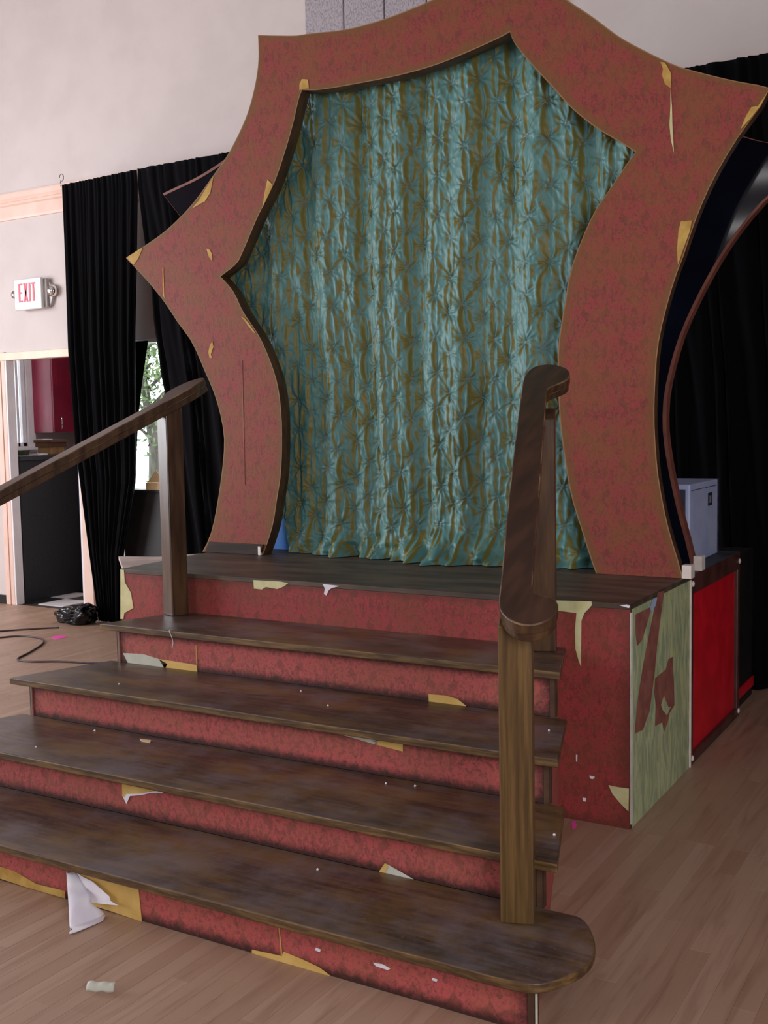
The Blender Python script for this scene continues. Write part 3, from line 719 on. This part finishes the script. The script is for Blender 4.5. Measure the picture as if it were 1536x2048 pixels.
# ================================================================== TUFTED TEAL CURTAIN
def vnoise(x, y, seed):
    R = np.random.default_rng(seed); G = R.uniform(-1, 1, (128, 128))
    xi, yi = np.floor(x).astype(int), np.floor(y).astype(int); fx, fy = x-xi, y-yi
    fx = fx*fx*(3-2*fx); fy = fy*fy*(3-2*fy); g = lambda a, b: G[a % 128, b % 128]
    return (g(xi, yi)*(1-fx)+g(xi+1, yi)*fx)*(1-fy)+(g(xi, yi+1)*(1-fx)+g(xi+1, yi+1)*fx)*fy
def in_poly(px, pz, P):
    r = np.zeros(px.shape, bool); n = len(P)
    for i in range(n):
        (xa, za), (xb, zb) = P[i], P[(i+1) % n]
        if za == zb: continue
        r ^= ((za > pz) != (zb > pz)) & (px < (xb-xa)*(pz-za)/(zb-za)+xa)
    return r
def taffeta():
    yc = .832; x0, x1, z0, z1 = .05, 2.34, H+.004, 3.22; step = .0042
    nx, nz = int((x1-x0)/step), int((z1-z0)/step)
    U, Z = np.meshgrid(np.linspace(x0, x1, nx), np.linspace(z0, z1, nz))
    cxs, czs = .074, .176
    q = U+.016*np.sin(U*5.1+.7)+.010*np.sin(U*11.3+2)+.010*np.sin(Z*2.2+U*3)+.014*vnoise(U*7, Z*3, 11)
    zz = Z+.02*np.sin(U*9)+.012*np.sin(U*23+1)+.010*vnoise(U*9, Z*5, 12)
    ci = np.round(q/cxs)
    hgt = np.zeros_like(U); pin = np.zeros_like(U)
    R = np.random.default_rng(3); ph = R.uniform(0, 6.28, (120, 60)); am = R.uniform(.5, 1.35, (120, 60)); jx = R.normal(0, .007, (120, 60)); jz = R.normal(0, .010, (120, 60)); lr = R.uniform(-1, 1, (120, 60))
    for dc in (-1, 0, 1):
        c = ci+dc; off = np.mod(c, 2)*.5*czs; rr = np.round((zz-off)/czs)
        for dr in (-1, 0, 1):
            r = rr+dr; i = (c+20).astype(int) % 120; k = (r+5).astype(int) % 60
            du = q-c*cxs-jx[i, k]; dv = zz-off-r*czs-jz[i, k]; a = am[i, k]
            rad = np.sqrt(du**2+(dv*.75)**2)+1e-6; th = np.arctan2(dv, du)
            pin = np.maximum(pin, np.exp(-(rad/.015)**1.5))
            hgt -= a*.013*np.exp(-(rad/.020))
            env = np.exp(-(rad/.034)**1.4)*np.clip(rad/.007, 0, 1)*a
            hgt += .0085*env*(1-2*np.abs(np.sin(th*4.0+ph[i, k]))**.7)
        # vertical lens folds of this column, pinched shut at its pins
        t = (zz-off)/czs; fr = t-np.floor(t); k2 = (np.floor(t)+5).astype(int) % 60; i = (c+20).astype(int) % 120
        du = q-c*cxs-jx[i, k2]; op = np.sin(np.pi*fr)
        wv = .003+.016*op**.8; a = am[i, k2]
        side = .55+.45*lr[i, k2]
        hgt += .008*a*np.exp(-((du+wv)/.0060)**2)*(.35+op)*side+.008*a*np.exp(-((du-wv)/.0060)**2)*(.35+op)*(1.1-side)
        hgt -= .007*a*op*np.exp(-(du/(wv*.8))**2)
    drp = .020*np.sin(q*2*np.pi/.33+.6*np.sin(Z*1.3)+1.2*np.sin(U*2.1))+.011*np.sin(q*2*np.pi/.155+1.3+.8*np.sin(Z*1.7+U*4))
    hgt += .0040*vnoise(U*55, Z*17, 5)+.0022*vnoise(U*90+Z*30, Z*40, 6)
    hem = np.clip(1-(Z-z0)/.17, 0, 1)
    spill = hem**1.4*(.040+.15*np.exp(-((U-1.27)/.22)**2)+.06*np.exp(-((U-1.75)/.22)**2)+.026*np.sin(U*31+6*Z)+.018*np.sin(U*57-9*Z)+.05*vnoise(U*20, Z*22, 8))+.016*hem*vnoise(U*30, Z*45, 9)
    spill *= np.clip((U-.30)/.25, 0, 1)
    loc = -hgt-.25*drp
    hgt = hgt+drp
    Y = yc-hgt*(1-.3*hem)-np.clip(spill, -.02, .25)
    Y = np.where(Z < H+.22, np.clip(Y, .60, .892), np.clip(Y, .782, .892))
    def blur(A, n=1):
        for _ in range(n):
            A = (np.roll(A, 1, 1)+A+np.roll(A, -1, 1))/3; A = (np.roll(A, 1, 0)+A+np.roll(A, -1, 0))/3
        return A
    dY = np.gradient(-blur(loc, 1), axis=1)/step; dZ = np.gradient(-blur(loc, 1), axis=0)/step
    shot = 1/(1+np.exp(-((-dY-.22)*5+.3*dZ)))       # threads turned to the right show olive, the rest teal
    cxx, czz = (U[:-1, :-1]+U[1:, 1:])/2, (Z[:-1, :-1]+Z[1:, 1:])/2
    G = inset(i_all, o_all, .085); G[0, 1] = G[-1, 1] = 0
    keep = in_poly(cxx, czz, [tuple(p) for p in G]) & ~((cxx < .372-.05*np.clip((czz-.85)/.25, 0, 1)+.004*np.sin(czz*40)) & (czz < 1.10))
    V = np.stack([U, Y, Z], -1).reshape(-1, 3)
    idx = np.arange(nx*nz).reshape(nz, nx)
    F = np.stack([idx[:-1, :-1], idx[:-1, 1:], idx[1:, 1:], idx[1:, :-1]], -1)[keep]
    used = np.unique(F); mp = np.full(nx*nz, -1); mp[used] = np.arange(len(used)); F = mp[F]; V = V[used]
    me = bpy.data.meshes.new('tufted_curtain'); me.vertices.add(len(V)); me.vertices.foreach_set('co', V.ravel())
    me.loops.add(F.size); me.loops.foreach_set('vertex_index', F.ravel().astype(np.int32)); me.polygons.add(len(F)); me.polygons.foreach_set('loop_start', np.arange(0, F.size, 4, dtype=np.int32))
    me.update(calc_edges=True)
    a = me.attributes.new('shot', 'FLOAT', 'POINT'); a.data.foreach_set('value', shot.ravel()[used])
    a = me.attributes.new('pin', 'FLOAT', 'POINT'); a.data.foreach_set('value', np.clip(pin, 0, 1).ravel()[used])
    me.materials.append(M['taffeta'])
    me.polygons.foreach_set('use_smooth', np.ones(len(F), bool))
    o = bpy.data.objects.new('tufted_curtain', me); COL.objects.link(o)
    tag(o, 'teal and olive shot taffeta curtain with pinched star tufts, closing the arch opening', 'curtain')
taffeta()
V = []; F = []; nx = 100; nz = 100; G_ = inset(i_all, o_all, .13); G_[0, 1] = G_[-1, 1] = 0
gx = np.linspace(.15, 2.3, nx); gz = np.linspace(H+.003, 3.2, nz)
CX_, CZ_ = np.meshgrid((gx[:-1]+gx[1:])/2, (gz[:-1]+gz[1:])/2); KP = in_poly(CX_, CZ_, [tuple(p) for p in G_])
for j in range(nz):
    for i in range(nx): V.append((gx[i], .908+.004*math.sin(gx[i]*40), gz[j]))
for j in range(nz-1):
    for i in range(nx-1):
        if KP[j, i]: F.append((j*nx+i, j*nx+i+1, (j+1)*nx+i+1, (j+1)*nx+i))
bc = mesh_obj('blue_backcloth', V, F, M['blue_cloth'], None, smooth=True); tag(bc, 'plain blue backing cloth showing at the lower left behind the tufted curtain', 'cloth')

# ================================================================== REAR PLATFORM WITH RED PANEL
D2 = 1.70; XE = 2.432; YC0 = .806
case = empty('red_paneled_platform', (1.2, 1.25, 0), 'dark-framed platform with a bright red end panel, joined behind the stage', 'platform')
box('top', -.03, XE, YC0, D2, H-.02, H, M['case_top'], case, .003)
box('body', -.02, XE-.03, YC0+.005, D2-.005, 0, H-.0205, M['case_frame'], case, .002)
box('red_panel', XE-.032, XE-.014, YC0+.035, D2-.04, .045, H-.085, M['red_panel'], case, .001)
box('frame_rail', XE-.03, XE+.002, YC0, D2, H-.085, H-.002, M['case_frame'], case, .004)
box('frame_rail', XE-.03, XE+.002, YC0, D2, 0, .045, M['case_frame'], case, .004)
box('frame_stile', XE-.03, XE+.003, YC0, YC0+.035, 0, H-.003, M['case_frame'], case, .004)
box('frame_stile', XE-.03, XE+.003, D2-.04, D2, 0, H-.003, M['case_frame'], case, .006)
for yy, zz in ((YC0+.018, H-.04), (D2-.02, H-.045), (YC0+.018, .03), (D2-.02, .03)):
    bm = bmesh.new(); bmesh.ops.create_uvsphere(bm, u_segments=12, v_segments=8, radius=.013)
    for v_ in bm.verts: v_.co = Vector((XE+.003+v_.co.x*.6, yy+v_.co.y, zz+v_.co.z))
    bm_obj('corner_cap', bm, M['white_cap'], case, smooth=True)
# lower dark platform beyond
lb = empty('black_platform', (1.8, 1.98, 0), 'black platform with a dull red strip along its base, behind the red-panelled platform', 'platform')
box('body', .3, 2.40, D2+.01, 2.16, 0, .78, M['black_base'], lb, .003)
box('base_strip', 2.40, 2.408, D2+.01, 2.16, .05, .10, M['red_panel'], lb, .001)

# grey box
gb = empty('grey_equipment_box', (2.25, 1.33, H), 'pale blue-grey metal equipment box standing on the red-panelled platform', 'box')
gx1 = 2.352; gy0, gy1 = 1.08, 1.60; gz1 = 1.172
box('body', gx1-.22, gx1, gy0+.006, gy1, H+.001, gz1, M['grey_box'], gb, .006)
box('front_grille', gx1-.205, gx1-.018, gy0, gy0+.0055, H+.03, gz1-.022, M['grey_dark'], gb, .002)
box('side_label', gx1+.0002, gx1+.0022, 1.40, 1.475, 1.055, 1.115, M['label_dark'], gb, .0005)
box('label_print', gx1+.0022, gx1+.0028, 1.42, 1.455, 1.068, 1.102, M['label_mid'], gb, 0)
box('side_rim', gx1-.002, gx1+.004, gy1-.022, gy1+.002, H+.001, gz1+.002, M['grey_dark'], gb, .002)
for a, b_ in ((gy0+.03, gy0+.24), (gy0+.26, gy1-.04)): box('rib', gx1+.0002, gx1+.002, a, b_, gz1-.03, gz1-.027, M['grey_dark'], gb, .0005)

# ================================================================== BLACK CURTAINS
def drape(name, L, R, ztl, ztr, zb, y0, folds, amp, label, seed, cat='curtain', dens=12):
    """L, R: lists (z, x) of the side edges"""
    rr = random.Random(seed)
    Lz = [a for a, _ in L][::-1]; Lx = [b for _, b in L][::-1]; Rz = [a for a, _ in R][::-1]; Rx = [b for _, b in R][::-1]
    nu = folds*dens+1; nz = 60; phs = [rr.uniform(-.5, .5) for _ in range(nu)]
    ks = np.array([rr.uniform(.6, 1.4) for _ in range(folds+2)])
    V = []; F = []
    for j in range(nz):
        z = (ztl+ztr)/2; z = z+(zb-z)*j/(nz-1); a = np.interp(z, Lz, Lx); b = np.interp(z, Rz, Rx)
        g = min(1, .25+1.6*j/nz)
        for i in range(nu):
            s = i/(nu-1); s2 = s+.012*math.sin(s*folds*3.1+2*math.sin(seed+z*.6))
            k = np.interp(s*folds, range(folds+2), ks)
            V.append((a+(b-a)*s, y0-amp*g*k*math.sin(2*math.pi*folds*s2+.4*math.sin(z*1.1+s*7))-.3*amp*math.sin(2*math.pi*folds*2.3*s2+z*.4), z+(ztr-ztl)*(s-.5)*(1-j/(nz-1))))
    for j in range(nz-1):
        for i in range(nu-1): F.append((j*nu+i, j*nu+i+1, (j+1)*nu+i+1, (j+1)*nu+i))
    o = mesh_obj(name, V, F, M['velvet'], None, smooth=True)
    md = o.modifiers.new('thick', 'SOLIDIFY'); md.thickness = .003
    return tag(o, label, cat)
YCU = 2.27
drape('black_curtain', [(3.302, -2.672), (2.07, -2.670), (1.31, -2.625), (.6, -2.535), (.005, -2.45)], [(3.302, -1.915), (3.20, -1.912), (2.74, -1.945), (2.1, -1.99), (1.7, -2.0), (1.088, -2.03), (.524, -2.19), (.005, -2.24)], 3.302, 3.316, .006, YCU, 9, .022, 'black velvet curtain panel hanging left of the bright gap, beside the exit sign', 3)
drape('black_curtain', [(3.33, -1.908), (3.20, -1.905), (2.74, -1.847), (2.417, -1.80), (2.1, -1.777), (1.70, -1.719), (1.0, -1.70), (.006, -1.62)], [(3.33, 4.6), (.006, 4.6)], 3.320, 3.325, .006, YCU, 46, .026, 'wide black velvet curtain hanging across the wall behind the arch', 5, dens=10)
_e = [at(a, b, 'y', 2.46) for a, b in ((296, 681), (295, 690), (284, 770), (277, 840), (273, 930), (270, 985))]
drape('blackout_cloth', [(2.4, -2.73), (.5, -2.73)], [(q.z, q.x) for q in _e], _e[0].z, _e[0].z, 1.03, 2.46, 5, .010, 'small black blackout cloth pinned over the left of the window, seen in the curtain gap', 9)
hk = []
for i in range(13):
    a = math.radians(-120+i*25); hk.append((-2.668+.022*math.cos(a), YCU-.006, 3.355+.026*math.sin(a)))
hk = [(-2.676, YCU-.006, 3.29), (-2.680, YCU-.006, 3.325)]+hk
tag(tube('wire_hook', hk, .0035, M['steel']), 'bent wire hook at the upper left corner of the black curtain', 'hook')

# things behind the gap
cb = empty('black_cabinet', (-1.95, 2.44, 0), 'low black cabinet standing under the window, seen through the curtain gap', 'cabinet')
box('body', -2.30, -1.5, 2.40, 2.53, 0, .985, M['black_base'], cb, .004)
box('top', -2.31, -1.49, 2.395, 2.535, .985, 1.005, M['black_base'], cb, .003)
tb = empty('tan_carton', (-1.95, 2.45, 1.005), 'open tan cardboard carton on the black cabinet in the curtain gap', 'box')
box('body', -2.06, -1.87, 2.40, 2.50, 1.0055, 1.06, M['tan_box'], tb, .001)
prism('flap', [(-2.05, 2.41, 1.062), (-1.965, 2.41, 1.155), (-1.88, 2.41, 1.062)], (0, .004, 0), M['tan_box'], tb)
# tree outdoors
tr = empty('tree', (-8.5, 9.5, -.3), 'leafy tree outdoors seen through the gap between the black curtains', 'tree')
tube('trunk', [(-8.5, 9.5, -.3), (-8.45, 9.5, 1.2), (-8.6, 9.4, 2.4), (-8.5, 9.5, 4.5)], [.13, .10, .07, .04], M['bark'], tr)
rt = random.Random(2)
for i in range(16):
    z = 1.0+i*.16; a = rt.uniform(0, 6.28); l = rt.uniform(.8, 1.6)
    p0 = Vector((-8.52, 9.48, z)); p1 = p0+Vector((math.cos(a)*l*.5, math.sin(a)*l*.3, l*.35)); p2 = p0+Vector((math.cos(a)*l, math.sin(a)*l*.5, l*.6+rt.uniform(-.3, .3)))
    tube('branch', smooth_line([p0, p1, p2], 4), [.03-.0025*k for k in range(9)], M['bark'], tr, 6)
V = []; F = []
for i in range(2600):
    c = Vector((-8.5+rt.gauss(0, .75), 9.4+rt.gauss(0, .5), 2.7+rt.gauss(0, .75)))
    a = Vector((rt.gauss(0, 1), rt.gauss(0, 1), rt.gauss(0, 1))).normalized()*.06; b_ = a.cross(Vector((rt.gauss(0, 1), rt.gauss(0, 1), 1))).normalized()*.028
    k = len(V); V += [c-a, c+b_, c+a, c-b_]; F.append((k, k+1, k+2, k+3))
o = mesh_obj('foliage', V, F, M['leaf'], tr); o['kind'] = 'stuff'

# ================================================================== EXIT SIGN
ex = empty('exit_sign', (-3.31, YB, 2.56), 'white exit sign with red letters and two chrome lamp heads above the doorway', 'sign')
EX0, EX1, EZ0, EZ1 = -3.475, -3.165, 2.438, 2.684; EY = 2.47
box('sign_face', EX0, EX1, EY, EY+.03, EZ0, EZ1, M['sign_white'], ex, .006)
box('sign_back', EX0+.02, EX1+.03, EY+.0305, YB, EZ0+.01, EZ1-.008, M['clear_grey'], ex, .006)
lh = .148; lz = EZ1-.036-lh; lx = EX0+.052; lw = .046; sp_ = .058; sw = .0185
def let(polys, label):
    bm = bmesh.new()
    for P in polys:
        a = [bm.verts.new((x, EY-.0026, z)) for x, z in P]; c = [bm.verts.new((x, EY-.0002, z)) for x, z in P]
        bm.faces.new(a); n = len(a)
        for i in range(n): bm.faces.new((a[i], c[i], c[(i+1) % n], a[(i+1) % n]))
    bmesh.ops.recalc_face_normals(bm, faces=bm.faces[:]); bm_obj('letter', bm, M['red_letter'], ex)
def R4(x0, x1, z0, z1): return [(x0, lz+z0*lh), (x1, lz+z0*lh), (x1, lz+z1*lh), (x0, lz+z1*lh)]
x = lx; t = .085
let([R4(x, x+sw, 0, 1), R4(x+sw, x+lw, 0, t), R4(x+sw, x+lw*.85, .5-t/2, .5+t/2), R4(x+sw, x+lw, 1-t, 1)], 'E')
x = lx+sp_
let([[(x, lz), (x+sw, lz), (x+lw+.004, lz+lh), (x+lw+.004-sw, lz+lh)], [(x+lw+.004-sw, lz), (x+lw+.004, lz), (x+sw, lz+lh), (x, lz+lh)]], 'X')
x = lx+2*sp_+.004
let([R4(x, x+sw, 0, 1)], 'I')
x = lx+2*sp_+.033
let([R4(x+lw/2-sw/2, x+lw/2+sw/2, 0, 1-t), R4(x, x+lw, 1-t, 1)], 'T')
for hx, hz, r in ((EX0-.045, EZ0+.135, .036), (EX1+.075, EZ0+.135, .048)):
    bm = bmesh.new(); bmesh.ops.create_uvsphere(bm, u_segments=20, v_segments=12, radius=r)
    for v_ in bm.verts: v_.co = Vector((hx+v_.co.x, EY+.045+v_.co.y*.8, hz+v_.co.z))
    h = bm_obj('lamp_head', bm, M['chrome'], ex, smooth=True)
    s = 1 if hx > -3.3 else -1
    tube('lamp_arm', [(hx-s*r*.7, EY+.05, hz), ((EX1 if s > 0 else EX0)-s*.004, EY+.05, hz)], .010, M['chrome'], ex)
if True:
    prism('reflector', [(EX1+.032, EY+.05, EZ1-.03), (EX1+.055, EY+.05, EZ1-.06), (EX1+.075, EY+.05, EZ0+.19), (EX1+.11, EY+.05, EZ0+.15), (EX1+.075, EY+.05, EZ0+.09), (EX1+.05, EY+.05, EZ0+.03), (EX1+.032, EY+.05, EZ0+.02)], (0, .06, 0), M['clear_grey'], ex, .004)

# ================================================================== KITCHEN THINGS
XCF = -3.75
ct = empty('kitchen_counter', (-4.05, 3.05, 0), 'tall black counter with a dark worktop, seen through the doorway', 'counter')
box('front_panel', XCF-.02, XCF, 2.68, 3.335, 0, 1.21, M['cab_black'], ct, .002)
box('body', -4.40, XCF-.021, 2.68, 3.335, 0, 1.20, M['cab_black'], ct, .002)
box('end_panel', XCF-.05, XCF+.02, 3.337, 3.40, 0, 1.22, M['grey_end'], ct, .003)
box('socket', XCF+.0205, XCF+.026, 3.352, 3.378, .66, .74, M['white_cap'], ct, .002)
box('worktop', -4.42, XCF+.03, 2.665, 3.42, 1.2105, 1.25, M['worktop'], ct, .004)
up = empty('wall_cabinet', (KX, KYC+.4, KZC), 'crimson wall cabinet with its end panel towards the doorway, hung beyond the counter', 'cabinet')
box('body', KX+.002, KXF-.022, KYC+.004, 5.02, KZC, KZC+.95, M['cab_red'], up, .002)
box('end_panel', KX+.002, KXF-.022, KYC-.014, KYC+.003, KZC-.002, KZC+.95, M['cab_end_lit'], up, .002)['label'] = 'crimson end panel coloured lighter for the window light on it'
dd = box('door', KXF-.021, KXF, KYC-.012, KYC+.615, KZC, KZC+.95, M['cab_red'], up, .003)
hp = at(122, 846, 'x', KXF+.01)
tube('handle', smooth_line([(KXF-.001, hp.y, hp.z-.065), (KXF+.022, hp.y, hp.z-.05), (KXF+.026, hp.y, hp.z), (KXF+.022, hp.y, hp.z+.05), (KXF-.001, hp.y, hp.z+.065)], 4), .007, M['chrome'], dd)
zt = 1.2505
def kp(px, py, z): p = at(px, py, 'z', z); return p
p = kp(98, 908, zt)
b1 = box('wooden_box', -4.10, -3.93, 3.20, 3.36, zt, zt+.065, M['cardboard'], None, .003); tag(b1, 'pale wooden box at the bottom of the small stack on the kitchen worktop', 'box')
b2 = box('wooden_tray', -4.115, -3.915, 3.185, 3.375, zt+.0655, zt+.105, M['card_dark'], None, .003); tag(b2, 'dark wooden box in the middle of the small stack on the kitchen worktop', 'box')
b3 = box('wooden_box', -4.125, -3.900, 3.175, 3.385, zt+.1055, zt+.130, M['card_dark'], None, .003); tag(b3, 'wide flat dark box on top of the small stack on the kitchen worktop', 'box')
pr = prism('paper_sheet', [(-4.12, 3.18, zt+.1305), (-4.0, 3.175, zt+.1305), (-3.97, 3.26, zt+.1305), (-4.10, 3.29, zt+.1305)], (0, 0, .008), M['paper_white'], None); tag(pr, 'white sheet lying on top of the wooden box stack', 'paper')
pn = bmesh.new(); bmesh.ops.create_cone(pn, cap_ends=True, segments=24, radius1=.085, radius2=.10, depth=.045)
for v_ in pn.verts: v_.co += Vector((-4.10, 2.98, zt+.0228))
tag(bm_obj('olive_dish', pn, M['olive'], None), 'olive dish on the kitchen worktop beside the window', 'dish')
pr = prism('folded_paper', [(-3.93, 2.98, zt), (-3.84, 2.97, zt), (-3.82, 3.06, zt), (-3.90, 3.09, zt)], (0, 0, .012), M['paper_white'], None); tag(pr, 'folded white paper near the front of the kitchen worktop', 'paper')

# ================================================================== FLOOR CLUTTER
def fl(px, py, z=.0): return at(px, py, 'z', z)
cpts = smooth_line([fl(-60, 1266, .006), fl(0, 1262, .006), fl(60, 1258, .006), fl(95, 1256, .006), fl(118, 1255, .006)], 6)
tag(tube('cable', cpts, .006, M['cable']), 'dark cable lying from the picture edge to the black bag', 'cable')
cpts = smooth_line([fl(-60, 1280, .006), fl(0, 1275, .006), fl(40, 1272, .006), fl(78, 1276, .006), fl(86, 1286, .006), fl(60, 1304, .006), fl(35, 1318, .006), fl(60, 1323, .006), fl(120, 1323, .006), fl(185, 1326, .006), fl(240, 1326, .006)], 6)
tag(tube('cable', cpts, .006, M['cable']), 'dark cable bending in a loop and running under the left of the stairs', 'cable')
bm = bmesh.new(); bmesh.ops.create_icosphere(bm, subdivisions=5, radius=1.0); bc_ = fl(168, 1243)
for v_ in bm.verts:
    d = v_.co.copy(); n_ = mnoise.noise(d*1.7)*.35+(.5-abs(mnoise.noise(d*3.1)))*.35-.15
    s_ = 1+n_; v_.co = Vector((bc_.x+.02+d.x*s_*.20, bc_.y-.07+d.y*s_*.11, max(.001, .05+d.z*s_*.085+.06*max(0, d.x))))
tag(bm_obj('plastic_bag', bm, M['bag'], None, smooth=True), 'crumpled shiny black plastic bag on the floor at the foot of the left curtain', 'bag')
def tape(L, label, mat=M['pink_tape'], name='tape_mark', th=.0012):
    return tag(prism(name, [fl(a, b, .0004) for a, b in L], (0, 0, th), mat, None), label, 'tape')
tape([(103, 1273), (128, 1271), (136, 1275), (120, 1277), (112, 1279), (104, 1277)], 'hot pink tape mark on the floor left of the stairs')
tape([(1143, 1644), (1150, 1642), (1154, 1650), (1150, 1658), (1144, 1656)], 'hot pink tape scrap on the floor by the stage foot, right of the stairs')
a_, b_ = fl(172, 1986), fl(227, 1988); d_ = (b_-a_).normalized(); s_ = Vector((-d_.y, d_.x, 0))
V = []; F = []
for i in range(9):
    for k in range(7):
        t_ = i/8; u_ = k/6; an = math.radians(-30+u_*150)
        V.append(a_+(b_-a_)*t_+s_*(.016-.016*math.cos(an))+Vector((0, 0, .004+.018*math.sin(max(0, an))+.002*math.sin(i*1.7))))
for i in range(8):
    for k in range(6): F.append((i*7+k, (i+1)*7+k, (i+1)*7+k+1, i*7+k+1))
o = mesh_obj('paper_scrap', V, F, M['paper_grey'], None, smooth=True); md = o.modifiers.new('t', 'SOLIDIFY'); md.thickness = .001
tag(o, 'small curled strip of white paper on the wooden floor at lower left', 'paper')
# crumbs on treads
CR_ = [(238, 1369, 2, 'left end of the third tread from the bottom'), (656, 1412, 2, 'front middle of the third tread from the bottom'), (602, 1383, 2, 'back middle of the third tread from the bottom'),
       (72, 1495, 1, 'front left of the second tread from the bottom'), (189, 1462, 1, 'back left of the second tread from the bottom'), (808, 1556, 1, 'riser foot, second tread, right of the middle'),
       (830, 1573, 1, 'second tread, rightmost of three near its middle'), (772, 1568, 1, 'second tread, leftmost of three near its middle'), (635, 1740, 0, 'middle of the lowest tread'),
       (1109, 1671, 1, 'second tread, right of the near handrail post'), (1098, 1462, 2, 'third tread, right of the near handrail post')]
bm = bmesh.new(); bmesh.ops.create_icosphere(bm, subdivisions=1, radius=.004)
for v_ in bm.verts: v_.co = Vector((v_.co.x*random.uniform(.8, 1.4), v_.co.y*random.uniform(.7, 1.2), max(0, v_.co.z+.002)))
mc = bpy.data.meshes.new('crumb'); bm.to_mesh(mc); bm.free(); mc.materials.append(M['paper_white'])
for a, b_, k, w_ in CR_:
    p = at(a, b_, 'z', ZS[k]); o = bpy.data.objects.new('plaster_crumb', mc); COL.objects.link(o); o.location = (p.x, p.y, ZS[k]+.0003); o.rotation_euler = (0, 0, a)
    tag(o, 'tiny white plaster crumb, '+w_, 'crumb', 'plaster crumbs on the stair treads')
P = [at(280, 1479, 'z', ZS[1]), at(302, 1482, 'z', ZS[1]), at(300, 1486, 'z', ZS[1]), at(284, 1484, 'z', ZS[1])]
tag(prism('wood_chip', [q+Vector((0, 0, .0005)) for q in P], (0, 0, .003), M['tan_box'], None), 'flat pale wood chip on the second tread from the bottom, at left', 'chip')
yt = YS[3]-.001
tp = [at(338, 1268, 'y', yt-.004), at(344, 1276, 'y', yt-.006), at(346, 1286, 'y', yt-.006), at(344, 1297, 'y', yt-.005)]
tp = [Vector((tp[0].x, YS[3]+.02, ZS[3]+.002)), Vector((tp[0].x, YS[3]-.003, ZS[3]+.003))]+tp[1:]
tag(tube('white_thread', smooth_line(tp, 4), .0012, M['paper_white'], None, 5), 'loose white thread hanging over the edge of the top tread', 'thread')
